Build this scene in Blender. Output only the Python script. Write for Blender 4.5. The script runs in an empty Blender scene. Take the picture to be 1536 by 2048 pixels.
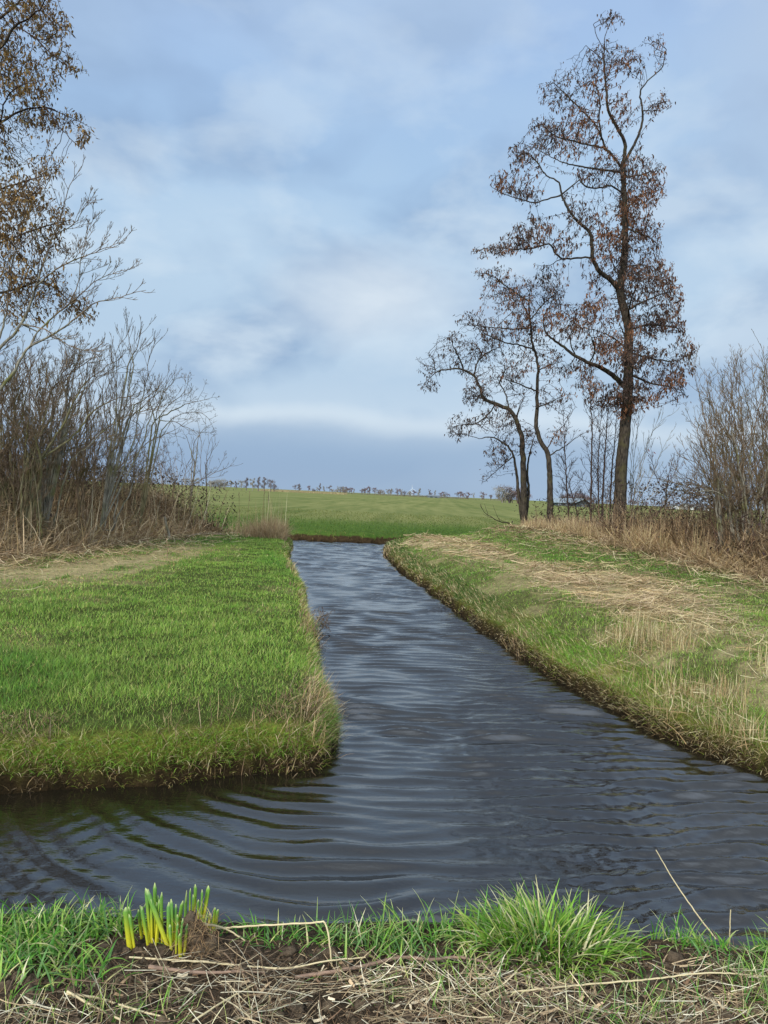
import bpy, math, random
import numpy as np
from mathutils import Matrix, Vector

rng = np.random.default_rng(11)
random.seed(11)
C = bpy.context.scene.collection
TAU = math.tau

# ------------------------------------------------------------------ colour helpers
def s2l(c):
    c = np.asarray(c, float) / 255.0
    return np.where(c <= 0.04045, c / 12.92, ((c + 0.055) / 1.055) ** 2.4)
def L(r, g, b, k=1.0):
    return s2l((r, g, b)) * k

# ------------------------------------------------------------------ camera model (photo pixels 1536x2048)
FPX = 1490.0
CAM_Z = 2.05
PITCH, ROLL = math.radians(1.40), math.radians(2.55)
CAMP = np.array([0.0, 0.0, CAM_Z])
_f = np.array([0, math.cos(PITCH), -math.sin(PITCH)])
_r0 = np.array([1.0, 0, 0])
_u0 = np.cross(_r0, _f)
_r = _r0 * math.cos(ROLL) + _u0 * math.sin(ROLL)
_u = -_r0 * math.sin(ROLL) + _u0 * math.cos(ROLL)
def ray(px, py):
    return _f + (px - 768) / FPX * _r + (1024 - py) / FPX * _u
def G(px, py, z=0.0):                     # where the line of sight meets height z
    d = ray(px, py); t = (z - CAM_Z) / d[2]
    return CAMP + d * t
def D(px, py, y):                         # point of the line of sight at distance y
    d = ray(px, py)
    return CAMP + d * (y / d[1])
def PROJ(p):
    q = np.asarray(p) - CAMP
    z = q @ _f
    return 768 + FPX * (q @ _r) / z, 1024 - FPX * (q @ _u) / z, z

# ------------------------------------------------------------------ noise
_tab = np.random.default_rng(5).random((256, 256))
def vnoise(x, y, seed=0):
    x = np.asarray(x, float) + seed * 17.31; y = np.asarray(y, float) + seed * 9.77
    xi = np.floor(x).astype(np.int64); yi = np.floor(y).astype(np.int64)
    fx = x - xi; fy = y - yi
    fx = fx * fx * (3 - 2 * fx); fy = fy * fy * (3 - 2 * fy)
    a = _tab[xi & 255, yi & 255]; b = _tab[(xi + 1) & 255, yi & 255]
    c = _tab[xi & 255, (yi + 1) & 255]; d = _tab[(xi + 1) & 255, (yi + 1) & 255]
    return (a * (1 - fx) + b * fx) * (1 - fy) + (c * (1 - fx) + d * fx) * fy
def fbm(x, y, seed=0, oct=3):
    t = 0; a = 0.5; n = 0
    for k in range(oct):
        t = t + a * vnoise(np.asarray(x) * 2 ** k, np.asarray(y) * 2 ** k, seed + k); n += a; a *= 0.5
    return t / n
def sm(a, b, x):
    t = np.clip((np.asarray(x, float) - a) / (b - a), 0, 1)
    return t * t * (3 - 2 * t)
def mixc(a, b, t):
    t = np.asarray(t)[..., None]
    return a * (1 - t) + b * t

# ------------------------------------------------------------------ objects
def tag(o, label=None, cat=None, group=None, kind=None):
    if label: o['label'] = label
    if cat: o['category'] = cat
    if group: o['group'] = group
    if kind: o['kind'] = kind
    return o
def link(name, me, mat=None, parent=None):
    o = bpy.data.objects.new(name, me); C.objects.link(o)
    if mat is not None: me.materials.append(mat)
    if parent is not None:
        o.parent = parent
        o.location = -np.array(parent.location)
    return o
def empty(name, loc):
    o = bpy.data.objects.new(name, None); C.objects.link(o); o.location = tuple(loc); o.empty_display_size = 0.2
    return o
def mesh(name, V, F, col=None, smooth=False):
    """V (n,3); F list of int arrays (m,3) or (m,4)."""
    V = np.ascontiguousarray(V, np.float32)
    me = bpy.data.meshes.new(name)
    me.vertices.add(len(V)); me.vertices.foreach_set('co', V.ravel())
    F = [np.asarray(f, np.int32) for f in (F if isinstance(F, list) else [F]) if len(f)]
    li = np.concatenate([f.ravel() for f in F]) if F else np.zeros(0, np.int32)
    ls = []; o = 0
    for f in F:
        ls.append(o + np.arange(len(f), dtype=np.int32) * f.shape[1]); o += f.size
    ls = np.concatenate(ls) if ls else np.zeros(0, np.int32)
    me.loops.add(len(li)); me.loops.foreach_set('vertex_index', li.astype(np.int32))
    me.polygons.add(len(ls)); me.polygons.foreach_set('loop_start', ls.astype(np.int32))
    if smooth: me.polygons.foreach_set('use_smooth', np.ones(len(ls), bool))
    me.update(calc_edges=True)
    if col is not None:
        a = me.attributes.new('col', 'FLOAT_COLOR', 'POINT')
        c = np.ones((len(V), 4), np.float32); c[:, :3] = col
        a.data.foreach_set('color', c.ravel())
    return me
class Geo:
    def __init__(s): s.V = []; s.F = []; s.c = []; s.n = 0
    def add(s, V, F, col):
        V = np.asarray(V, np.float32)
        s.V.append(V)
        for f in (F if isinstance(F, list) else [F]): s.F.append(np.asarray(f, np.int64) + s.n)
        c = np.empty((len(V), 3), np.float32); c[:] = col; s.c.append(c); s.n += len(V)
    def mesh(s, name, smooth=False):
        return mesh(name, np.concatenate(s.V), s.F, np.concatenate(s.c), smooth)

# ------------------------------------------------------------------ ribbons: grass blades, straws, leaves
def ribbon(geo, P, W, width, col):
    """P (n,s,3) spine points, W (n,3) unit width direction, width (n,s), col (n,3) or (n,s,3)."""
    n, s, _ = P.shape
    if n == 0: return
    off = W[:, None, :] * width[:, :, None] * 0.5
    V = np.stack([P - off, P + off], 2).reshape(n * s * 2, 3)
    b = (np.arange(n) * s * 2)[:, None] + (np.arange(s - 1) * 2)[None]
    b = b.ravel()
    F = np.stack([b, b + 1, b + 3, b + 2], 1)
    c = np.asarray(col, np.float32)
    if c.ndim == 2: c = np.repeat(c[:, None, :], s, 1)
    c = np.repeat(c[:, :, None, :], 2, 2).reshape(-1, 3)
    geo.add(V, F, c)
def blades(geo, base, az, length, lean, bend, width, col, tipcol=None, segs=4, twist=None, basedark=None):
    n = len(base)
    if n == 0: return
    t = np.linspace(0, 1, segs)[None, :]
    d = np.stack([np.cos(az), np.sin(az)], 1)
    ang0 = lean[:, None]; ang = ang0 + bend[:, None] * t          # angle from vertical along the blade
    dt = 1.0 / (segs - 1)
    hx = np.concatenate([np.zeros((n, 1)), np.cumsum(np.sin(ang[:, :-1] + bend[:, None] * dt / 2), 1) * dt], 1) * length[:, None]
    hz = np.concatenate([np.zeros((n, 1)), np.cumsum(np.cos(ang[:, :-1] + bend[:, None] * dt / 2), 1) * dt], 1) * length[:, None]
    P = base[:, None, :] + np.concatenate([d[:, None, :] * hx[:, :, None], hz[:, :, None]], 2)
    if twist is None: twist = rng.uniform(-1.3, 1.3, n)
    a2 = az + math.pi / 2 + twist
    W = np.stack([np.cos(a2), np.sin(a2), np.zeros(n)], 1)
    wt = width[:, None] * (1.0 - 0.92 * t ** 2.2) * (0.75 + 0.25 * np.minimum(1, t * 4))
    c = np.repeat(col[:, None, :], segs, 1)
    if tipcol is not None:
        k = (t ** 3)[..., None]; c = c * (1 - k) + tipcol[:, None, :] * k
    ribbon(geo, P, W, wt, c)

# ------------------------------------------------------------------ tubes from a node tree
def tube_geo(geo, pos, par, rad, sel, k, col):
    """rings of k sides for every selected node; a node that does not continue its parent starts a ring of its own at the parent."""
    n = len(pos)
    par = np.asarray(par)
    kids_best = np.full(n, -1)
    order = np.argsort(rad)
    ok = par >= 0
    for i in order[ok[order]]: kids_best[par[i]] = i
    idx = np.where(sel & ok)[0]
    if len(idx) == 0: return
    p = par[idx]
    cont = (kids_best[p] == idx) & sel[p] & (par[p] >= 0)
    d = pos[idx] - pos[p]; d /= np.maximum(np.linalg.norm(d, axis=1, keepdims=True), 1e-9)
    # smoothed tangent at node: mean of own and main child's direction
    T = np.zeros((n, 3)); T[idx] = d
    kb = kids_best[idx]; has = (kb >= 0)
    kk = np.where(has, kb, idx)
    d2 = pos[kk] - pos[idx]; l2 = np.linalg.norm(d2, axis=1, keepdims=True)
    d2 = np.where(l2 > 1e-9, d2 / np.maximum(l2, 1e-9), d)
    Tn = d + d2; Tn /= np.maximum(np.linalg.norm(Tn, axis=1, keepdims=True), 1e-9)
    def ring(ctr, tang, r):
        ref = np.array([0.31, 0.87, 0.12]); ref2 = np.array([0.9, -0.2, 0.3])
        a = np.cross(tang, ref); la = np.linalg.norm(a, axis=1, keepdims=True)
        a2 = np.cross(tang, ref2); a2 /= np.maximum(np.linalg.norm(a2, axis=1, keepdims=True), 1e-9)
        a = np.where(la > 0.15, a / np.maximum(la, 1e-9), a2)
        b = np.cross(tang, a)
        th = np.arange(k) * TAU / k
        return ctr[:, None] + r[:, None, None] * (np.cos(th)[None, :, None] * a[:, None] + np.sin(th)[None, :, None] * b[:, None])
    R1 = ring(pos[idx], Tn, rad[idx])
    st = np.where(~cont)[0]
    R0 = ring(pos[p[st]], d[st], np.minimum(rad[idx[st]] * 1.15, np.maximum(rad[p[st]], rad[idx[st]])))
    m = len(idx)
    where = np.full(n, -1); where[idx] = np.arange(m)
    start = np.empty(m, np.int64)
    start[cont] = where[p[cont]]
    start[st] = m + np.arange(len(st))
    V = np.concatenate([R1, R0]).reshape(-1, 3)
    a = start[:, None] * k + np.arange(k)[None]; b = np.arange(m)[:, None] * k + np.arange(k)[None]
    F = np.stack([a, np.roll(a, -1, 1), np.roll(b, -1, 1), b], 2).reshape(-1, 4)
    if callable(col): c = col(V)
    else: c = col
    geo.add(V, F, c)

def spline(pts, step):
    """Catmull-Rom through the points, resampled at about STEP."""
    pts = np.asarray(pts, float)
    if len(pts) < 2: return pts
    P = np.vstack([2 * pts[0] - pts[1], pts, 2 * pts[-1] - pts[-2]])
    out = []
    for i in range(1, len(P) - 2):
        m = max(2, int(np.ceil(np.linalg.norm(P[i + 1] - P[i]) / step)))
        t = (np.arange(m) / m)[:, None]
        a, b, c, d = P[i - 1], P[i], P[i + 1], P[i + 2]
        out.append(0.5 * (2 * b + (c - a) * t + (2 * a - 5 * b + 4 * c - d) * t ** 2 + (3 * b - 3 * c + d - a) * t ** 3))
    out.append(pts[-1:])
    return np.vstack(out)

class Tree:
    def __init__(s): s.pos = np.zeros((0, 3)); s.par = np.zeros(0, int); s.rmin = np.zeros(0)
    def add_line(s, pts, step, r0=0.0, r1=0.0, jit=0.0, attach=True):
        q = spline(pts, step)
        if jit and len(q) > 2: q[1:] += rng.normal(0, jit, q[1:].shape)
        n0 = len(s.pos)
        par = np.arange(n0 - 1, n0 + len(q) - 1)
        if n0 and attach:
            dd = np.linalg.norm(s.pos - q[0], axis=1); j = int(dd.argmin())
            par[0] = j
            if dd[j] < 1e-3 or dd[j] < step: q = q[1:]; par = np.arange(n0 - 1, n0 + len(q) - 1); par[0] = j
        else: par[0] = -1
        s.pos = np.vstack([s.pos, q]); s.par = np.concatenate([s.par, par])
        s.rmin = np.concatenate([s.rmin, np.linspace(r0, r1, len(q))])
        return np.arange(n0, n0 + len(q))
    def colonize(s, att, di, dk, step, iters=70, trop=(0, 0, 0), jit=0.15, frozen=None):
        A = np.asarray(att, np.float64); trop = np.array(trop)
        pos = s.pos; nd = np.full(len(A), 1e9); ni = np.zeros(len(A), int)
        allow = np.ones(len(pos), bool) if frozen is None else ~frozen
        ids = np.where(allow)[0]
        def upd(ids, alive):
            Q = pos[ids]; ai = np.where(alive)[0]
            for c in range(0, len(Q), 1500):
                q = Q[c:c + 1500]
                dd = (A[ai] ** 2).sum(1)[:, None] + (q ** 2).sum(1)[None] - 2 * A[ai] @ q.T
                j = dd.argmin(1); v = np.sqrt(np.maximum(dd[np.arange(len(ai)), j], 0))
                b = v < nd[ai]
                nd[ai[b]] = v[b]; ni[ai[b]] = ids[c + j[b]]
        alive = np.ones(len(A), bool); upd(ids, alive); alive &= nd > dk
        kids = np.zeros(200000, int)
        for it in range(iters):
            m = np.where(alive & (nd < di))[0]
            if len(m) == 0: break
            i = ni[m]; v = A[m] - pos[i]; v /= np.maximum(np.linalg.norm(v, axis=1, keepdims=True), 1e-9)
            u, inv = np.unique(i, return_inverse=True)
            dr = np.zeros((len(u), 3)); np.add.at(dr, inv, v)
            dr /= np.maximum(np.linalg.norm(dr, axis=1, keepdims=True), 1e-6)
            pj = s.par[u]
            back = np.where((pj >= 0)[:, None], pos[u] - pos[np.maximum(pj, 0)], 0); back /= np.maximum(np.linalg.norm(back, axis=1, keepdims=True), 1e-6)
            dr = dr + 0.35 * back * (kids[u] == 0)[:, None] + trop + rng.normal(0, jit, dr.shape)
            dr /= np.maximum(np.linalg.norm(dr, axis=1, keepdims=True), 1e-6)
            ok = kids[u] < 4
            # attractors stuck on saturated nodes are given up
            sat = u[~ok]
            if len(sat): alive[np.isin(ni, sat) & alive] = False
            u = u[ok]; dr = dr[ok]
            if len(u) == 0: continue
            kids[u] += 1
            new = pos[u] + dr * step
            n0 = len(pos)
            pos = np.vstack([pos, new]); s.par = np.concatenate([s.par, u]); s.rmin = np.concatenate([s.rmin, np.zeros(len(u))])
            upd(np.arange(n0, n0 + len(u)), alive)
            alive &= nd > dk
            if len(pos) > 60000: break
        s.pos = pos
    def radii(s, rtip, rbase, rexp=None):
        n = len(s.pos); tips = np.zeros(n)
        haschild = np.zeros(n, bool); haschild[s.par[s.par >= 0]] = True
        tips[~haschild] = 1
        order = s.order()
        for i in order[::-1]:
            if s.par[i] >= 0: tips[s.par[i]] += tips[i]
        s.tips = np.maximum(tips, 1)
        e = rexp or math.log(max(rbase / rtip, 1.01)) / math.log(max(s.tips.max(), 2))
        s.rad = np.maximum(rtip * s.tips ** e, s.rmin)
        s.leafness = ~haschild
        return s.rad
    def order(s):
        n = len(s.pos); depth = np.zeros(n, int); done = s.par < 0
        cur = done.copy(); p = np.maximum(s.par, 0); k = 0
        while not done.all():
            nx = ~done & done[p]
            if not nx.any(): break
            depth[nx] = depth[p[nx]] + 1; done |= nx
        s.depth = depth
        return np.argsort(depth, kind='stable')

def side_shoots(t, idx, spacing, len0, ang=(0.5, 0.9), r0=0.006, rtip=0.003, levels=2, up=0.25, wig=0.12, flat=None, start=0.25, keep=1.0, seg=None):
    """Recursive side twigs along the nodes IDX of a line."""
    if len(idx) < 3: return
    P = t.pos[idx]; seglen = np.linalg.norm(np.diff(P, axis=0), axis=1); tot = seglen.sum()
    cum = np.concatenate([[0], np.cumsum(seglen)])
    s0 = tot * start; side = rng.uniform(0, TAU)
    while s0 < tot * 0.985:
        f = s0 / tot
        j = min(len(idx) - 2, int(np.searchsorted(cum, s0)))
        d = P[min(j + 1, len(P) - 1)] - P[max(j - 1, 0)]; d = d / max(np.linalg.norm(d), 1e-9)
        if rng.random() < keep:
            side += 2.4 + rng.normal(0, 0.4)
            a = np.cross(d, [0.2, 0.3, 0.93]); a /= max(np.linalg.norm(a), 1e-6); b = np.cross(d, a)
            out = a * math.cos(side) + b * math.sin(side)
            th = rng.uniform(*ang)
            dr = d * math.cos(th) + out * math.sin(th)
            ln = len0 * rng.uniform(0.55, 1.15) * (1.0 - 0.55 * f)
            m = max(3, int(ln / (seg or max(0.08, ln / 7))))
            st = ln / m
            q = [P[j]]; w = dr
            for k in range(m):
                w = w + rng.normal(0, wig, 3) + np.array([0, 0, up / m * 1.6])
                w = w / np.linalg.norm(w); q.append(q[-1] + w * st)
            q = np.array(q)
            n0 = len(t.pos)
            par = np.arange(n0 - 1, n0 + m - 1); par[0] = idx[j]
            t.pos = np.vstack([t.pos, q[1:]]); t.par = np.concatenate([t.par, par])
            t.rmin = np.concatenate([t.rmin, np.linspace(r0, rtip, m)])
            if levels > 1:
                side_shoots(t, np.concatenate([[idx[j]], np.arange(n0, n0 + m)]), spacing * 0.62, ln * 0.5, ang, max(r0 * 0.6, rtip), rtip, levels - 1, up, wig, flat, 0.3, keep, seg)
        s0 += spacing * rng.uniform(0.6, 1.4)
# ------------------------------------------------------------------ materials
def nodes(m):
    m.use_nodes = True
    nt = m.node_tree; nt.nodes.clear()
    return nt, nt.nodes.new('ShaderNodeOutputMaterial')
def N(nt, typ, **kw):
    n = nt.nodes.new(typ)
    for k, v in kw.items():
        if k in n.inputs: n.inputs[k].default_value = v
        else: setattr(n, k, v)
    return n
def mat_leaf(name, trans=0.3, rough=0.6, spec=0.15, noise=0.25, scale=40.0):
    """plant matter: colour of the thing itself from the mesh, broken up by noise, partly translucent"""
    m = bpy.data.materials.new(name); nt, out = nodes(m); lk = nt.links.new
    at = N(nt, 'ShaderNodeAttribute', attribute_name='col')
    tx = N(nt, 'ShaderNodeTexNoise', Scale=scale, Detail=2.0)
    tc = N(nt, 'ShaderNodeNewGeometry'); lk(tc.outputs['Position'], tx.inputs['Vector'])
    mr = N(nt, 'ShaderNodeMapRange'); mr.inputs['To Min'].default_value = 1 - noise; mr.inputs['To Max'].default_value = 1 + noise
    mr.inputs['From Min'].default_value = 0.3; mr.inputs['From Max'].default_value = 0.7
    lk(tx.outputs['Fac'], mr.inputs['Value'])
    mx = N(nt, 'ShaderNodeVectorMath', operation='SCALE'); lk(at.outputs['Color'], mx.inputs[0]); lk(mr.outputs['Result'], mx.inputs['Scale'])
    bs = N(nt, 'ShaderNodeBsdfPrincipled', Roughness=rough); bs.inputs['Specular IOR Level'].default_value = spec
    lk(mx.outputs[0], bs.inputs['Base Color'])
    tr = N(nt, 'ShaderNodeBsdfTranslucent'); lk(mx.outputs[0], tr.inputs['Color'])
    ms = N(nt, 'ShaderNodeMixShader', Fac=trans); lk(bs.outputs[0], ms.inputs[1]); lk(tr.outputs[0], ms.inputs[2])
    lk(ms.outputs[0], out.inputs['Surface'])
    return m
def mat_bark(name, dark, light, moss=None, moss_amt=0.5, scale=14.0, bump=0.6):
    m = bpy.data.materials.new(name); nt, out = nodes(m); lk = nt.links.new
    g = N(nt, 'ShaderNodeNewGeometry')
    mp = N(nt, 'ShaderNodeMapping'); mp.inputs['Scale'].default_value = (1, 1, 0.3); lk(g.outputs['Position'], mp.inputs['Vector'])
    n1 = N(nt, 'ShaderNodeTexNoise', Scale=scale, Detail=5.0, Roughness=0.65); lk(mp.outputs[0], n1.inputs['Vector'])
    n2 = N(nt, 'ShaderNodeTexNoise', Scale=2.2, Detail=4.0); lk(g.outputs['Position'], n2.inputs['Vector'])
    r1 = N(nt, 'ShaderNodeValToRGB'); e = r1.color_ramp.elements
    e[0].position = 0.32; e[0].color = (*dark, 1); e[1].position = 0.68; e[1].color = (*light, 1)
    lk(n1.outputs['Fac'], r1.inputs['Fac'])
    col = r1.outputs['Color']
    if moss is not None:
        r2 = N(nt, 'ShaderNodeMapRange'); r2.inputs['From Min'].default_value = 0.62 - 0.3 * moss_amt; r2.inputs['From Max'].default_value = 0.8 - 0.3 * moss_amt
        lk(n2.outputs['Fac'], r2.inputs['Value'])
        mx = N(nt, 'ShaderNodeMix', data_type='RGBA'); lk(r2.outputs[0], mx.inputs['Factor']); lk(col, mx.inputs['A']); mx.inputs['B'].default_value = (*moss, 1)
        col = mx.outputs['Result']
    bs = N(nt, 'ShaderNodeBsdfPrincipled', Roughness=0.9); bs.inputs['Specular IOR Level'].default_value = 0.1
    lk(col, bs.inputs['Base Color'])
    bp = N(nt, 'ShaderNodeBump', Strength=bump, Distance=0.02); lk(n1.outputs['Fac'], bp.inputs['Height']); lk(bp.outputs[0], bs.inputs['Normal'])
    lk(bs.outputs[0], out.inputs['Surface'])
    return m
def mat_plain(name, col, rough=0.7, var=0.15, scale=1.5, bump=0.0):
    m = bpy.data.materials.new(name); nt, out = nodes(m); lk = nt.links.new
    g = N(nt, 'ShaderNodeNewGeometry'); n1 = N(nt, 'ShaderNodeTexNoise', Scale=scale, Detail=4.0); lk(g.outputs['Position'], n1.inputs['Vector'])
    r1 = N(nt, 'ShaderNodeValToRGB'); e = r1.color_ramp.elements
    c = np.asarray(col); e[0].position = 0.3; e[0].color = (*(c * (1 - var)), 1); e[1].position = 0.7; e[1].color = (*np.minimum(c * (1 + var), 1), 1)
    lk(n1.outputs['Fac'], r1.inputs['Fac'])
    bs = N(nt, 'ShaderNodeBsdfPrincipled', Roughness=rough); lk(r1.outputs[0], bs.inputs['Base Color'])
    if bump:
        bp = N(nt, 'ShaderNodeBump', Strength=bump, Distance=0.01); lk(n1.outputs['Fac'], bp.inputs['Height']); lk(bp.outputs[0], bs.inputs['Normal'])
    lk(bs.outputs[0], out.inputs['Surface'])
    return m

# ------------------------------------------------------------------ terrain
def gp(pts, z=0.0): return [tuple(G(x, y, z)[:2]) for x, y in pts]
LEFT_PIX = [(583, 1092), (577, 1120), (599, 1170), (622, 1240), (637, 1310), (647, 1380), (662, 1430), (677, 1472), (668, 1505), (640, 1535), (560, 1547), (470, 1552), (400, 1562), (300, 1574), (200, 1576), (100, 1580), (0, 1588)]
RIGHT_PIX = [(1536, 1552), (1480, 1535), (1400, 1508), (1330, 1478), (1240, 1430), (1160, 1385), (1090, 1347), (1020, 1300), (960, 1258), (910, 1222), (860, 1185), (800, 1141), (770, 1113), (770, 1094)]
lp, rp = gp(LEFT_PIX), gp(RIGHT_PIX)
FAR_X = np.array([-90, -20, -6.0, -3.6, 0.2, 4.2, 12, 60]); FAR_Y = np.array([22.0, 27.5, 29.4, 30.3, 30.5, 33.0, 39.5, 76])
POLY = [(-14, 3.02), (-6, 3.04), (-2, 3.02), (-0.6, 3.07), (0.6, 3.10), (1.4, 3.02), (2.4, 3.12), (6, 3.2), (14, 3.3)]
POLY += [(14, 7.4), (6.0, 6.1)] + rp + [(1.2, 28.9), (4.4, 31.2), (12, 37.6), (60, 74), (60, 76), (12, 39.5), (4.2, 33.0), (0.2, 30.5), (-3.6, 30.3), (-6, 29.4), (-20, 27.5), (-20, 25.6), (-6.5, 27.3)]
POLY += lp + [(-6, 4.3), (-14, 3.9 + 0.0)]
POLY = np.array(POLY)
def water_sdf(x, y):
    x = np.asarray(x, float).ravel(); y = np.asarray(y, float).ravel()
    out = np.empty(len(x))
    A = POLY; B = np.roll(POLY, -1, 0)
    for c in range(0, len(x), 100000):
        px = x[c:c + 100000].astype(np.float32); py = y[c:c + 100000].astype(np.float32)
        best = np.full(len(px), 1e9, np.float32); ins = np.zeros(len(px), bool)
        for (ax, ay), (bx, by) in zip(A, B):
            ex, ey = bx - ax, by - ay; ll = ex * ex + ey * ey + 1e-12
            t = np.clip(((px - ax) * ex + (py - ay) * ey) / ll, 0, 1)
            dx = px - ax - t * ex; dy = py - ay - t * ey
            best = np.minimum(best, dx * dx + dy * dy)
            cr = ((ay > py) != (by > py))
            if abs(by - ay) > 1e-9:
                ins ^= cr & (px < ax + (py - ay) / (by - ay) * ex)
        d = np.sqrt(best); out[c:c + 100000] = np.where(ins, -d, d)
    # ragged water's edge
    return out + 0.22 * (fbm(x * 1.9, y * 1.9, 3, 4) - 0.5) * np.clip(y / 12, 0.5, 1.6)
def zone(x, y):
    """0 near bank, 1 left land, 2 right land, 3 field"""
    fy = np.interp(x, FAR_X, FAR_Y)
    mid = np.interp(y, [0, 7.5, 25.4, 31], [1.2, 0.85, -1.5, -2.0])
    z = np.where(x < mid, 1, 2)
    z = np.where(y > fy - 0.4, 3, z)
    return np.where(y < 3.75, 0, z)
def height(x, y, sd=None):
    x = np.asarray(x, float).ravel(); y = np.asarray(y, float).ravel()
    if sd is None: sd = water_sdf(x, y)
    s = np.maximum(sd, 0); zz = zone(x, y)
    lump = fbm(x * 2.3, y * 2.3, 21, 3) - 0.5
    near = 0.43 * sm(-0.03, 0.34, s) + 0.05 * lump + 0.02 * (fbm(x * 11, y * 11, 8, 3) - 0.5) * (y < 4) + 0.05 * (fbm(x * 5, y * 5, 12, 2) - 0.5) * sm(0.25, 0.5, s)
    left = 0.40 * (1 - np.exp(-s / 0.13)) + 0.10 * lump * sm(0.1, 0.6, s)
    right = 0.21 * (1 - np.exp(-s / 0.06)) + 0.34 * sm(0.05, 1.4, s) + 0.10 * lump * sm(0.1, 0.8, s) + 0.40 * sm(4.0, 7.5, x + 0.12 * (y - 15)) * sm(10, 24, y)
    field = 0.40 * (1 - np.exp(-s / 0.25)) + 0.06 * lump * sm(0.1, 1, s) * np.exp(-np.maximum(y - 30, 0) / 40)
    h = np.choose(zz, [near, left, right, field])
    inside = -0.7 * (1 - np.exp(sd / 0.35))
    return np.where(sd < 0, inside, h)

def axis(segs):
    out = [segs[0][0]]
    for a, b, st in segs:
        n = max(1, int(round((b - a) / st))); out += list(a + (b - a) * (np.arange(n) + 1) / n)
    return np.array(out)
def grow(a, b, s0, g=1.25):
    o = []; x = a; s = s0
    while x < b: x += s; s *= g; o.append(x)
    return o
xs = axis([(-9, -3, 0.09), (-3, 3, 0.05), (3, 9, 0.09)])
xs = np.concatenate([-np.array(grow(9, 5000, 0.12))[::-1], xs, grow(9, 5000, 0.12)])
ys = axis([(0.3, 1.4, 0.1), (1.4, 3.3, 0.025), (3.3, 8, 0.06), (8, 34, 0.1)])
ys = np.concatenate([[-3000, -600, -100, -20, -6, -2, -0.5], ys, grow(34, 6000, 0.15)])
X, Y = np.meshgrid(xs, ys); gx, gy = X.ravel(), Y.ravel()
gsd = water_sdf(gx, gy); gz = height(gx, gy, gsd)
nx, ny = len(xs), len(ys)
ii = (np.arange(ny - 1)[:, None] * nx + np.arange(nx - 1)[None]).ravel()
gf = np.stack([ii, ii + 1, ii + nx + 1, ii + nx], 1)

def inpoly(x, y, P):
    x = np.asarray(x); y = np.asarray(y); ins = np.zeros(x.shape, bool); P = np.asarray(P); Q = np.roll(P, -1, 0)
    for (ax, ay), (bx, by) in zip(P, Q):
        if abs(by - ay) < 1e-9: continue
        ins ^= ((ay > y) != (by > y)) & (x < ax + (y - ay) / (by - ay) * (bx - ax))
    return ins
# dry mown strips, as patches of the ground
STRIP_R = gp([(800, 1076), (880, 1074), (960, 1092), (1010, 1112), (1100, 1140), (1190, 1142), (1290, 1165), (1390, 1195), (1450, 1245), (1400, 1256), (1300, 1248), (1200, 1222), (1100, 1178), (1010, 1140), (920, 1112), (850, 1096)], 0.5)
STRIP_L = gp([(-300, 1140), (0, 1128), (180, 1120), (300, 1092), (430, 1086), (420, 1108), (330, 1130), (230, 1158), (150, 1172), (90, 1180), (30, 1166), (-300, 1180)], 0.4)
STRIP_R2 = gp([(1190, 1330), (1300, 1262), (1420, 1290), (1536, 1320), (1700, 1380), (1700, 1500), (1536, 1440), (1400, 1400), (1290, 1380)], 0.35)
def soft_in(x, y, P, r=0.35):
    w = 0
    for k, (a, b) in enumerate([(0, 0), (1, 0), (-1, 0), (0, 1), (0, -1)]): w = w + inpoly(x + a * r * (1 + np.abs(y) / 18), y + b * r * (1.2 + np.abs(y) / 14), P)
    return w / 5.0
HEDGE_LX = lambda y: np.interp(y, [8, 13.0, 14.5, 18, 22.5, 27.5], [-8.3, -8.0, -7.5, -7.15, -6.7, -5.9])
HEDGE_RX = lambda y: np.interp(y, [5, 12, 15, 21, 26, 29.5, 32], [10.5, 8.6, 7.7, 6.5, 6.1, 5.4, 5.2])
def dryness(x, y):
    """0 green .. 1 dry straw"""
    zz = zone(x, y)
    n = fbm(x * 0.9, y * 0.9, 40, 3); n2 = fbm(x * 3.1, y * 3.1, 44, 2)
    d = np.zeros(x.shape)
    d = np.where(zz == 1, 0.03 + sm(0.60, 0.78, n) * 0.22 + 0.95 * soft_in(x, y, STRIP_L) * sm(0.25, 0.5, n2 + 0.15), d)
    d = np.where(zz == 2, 0.16 + sm(0.5, 0.7, n) * 0.45 + 0.95 * soft_in(x, y, STRIP_R) * sm(0.28, 0.55, n2 + 0.12) + 0.6 * soft_in(x, y, STRIP_R2) * sm(0.4, 0.6, n2), d)
    return np.clip(d, 0, 1)

SOIL, EARTH = L(78, 66, 52, 0.85), L(58, 46, 34, 0.8)
gcol = np.zeros((len(gx), 3)); zz = zone(gx, gy)
turf = L(70, 80, 36, 0.8); strawg = L(164, 148, 104, 0.85)
dr = dryness(gx, gy)
gcol[:] = mixc(turf, strawg, dr)
soilmask = (zz == 0)
gcol[soilmask] = SOIL
edge = (gsd < 0.26) & (zz != 0)
gcol[edge] = mixc(L(58, 46, 28, 0.7), mixc(np.broadcast_to(L(110, 112, 46, .95), gcol[edge].shape), gcol[edge], sm(0.14, 0.26, gsd[edge])), sm(0.04, np.where(zz[edge] == 2, .17, .11), gsd[edge]))
fe = edge & (zz == 3); gcol[fe] = L(74, 58, 38, .7)
gcol[gsd < 0.0] = L(40, 32, 20, 0.6)
hm = ((zz == 1) & (gx < HEDGE_LX(gy) - 0.1)) | ((zz == 2) & (gx > HEDGE_RX(gy) + 0.1))
gcol[hm] = L(96, 76, 56, 0.7)
gme = mesh('ground', np.stack([gx, gy, gz], 1), gf, gcol, smooth=True)

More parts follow.
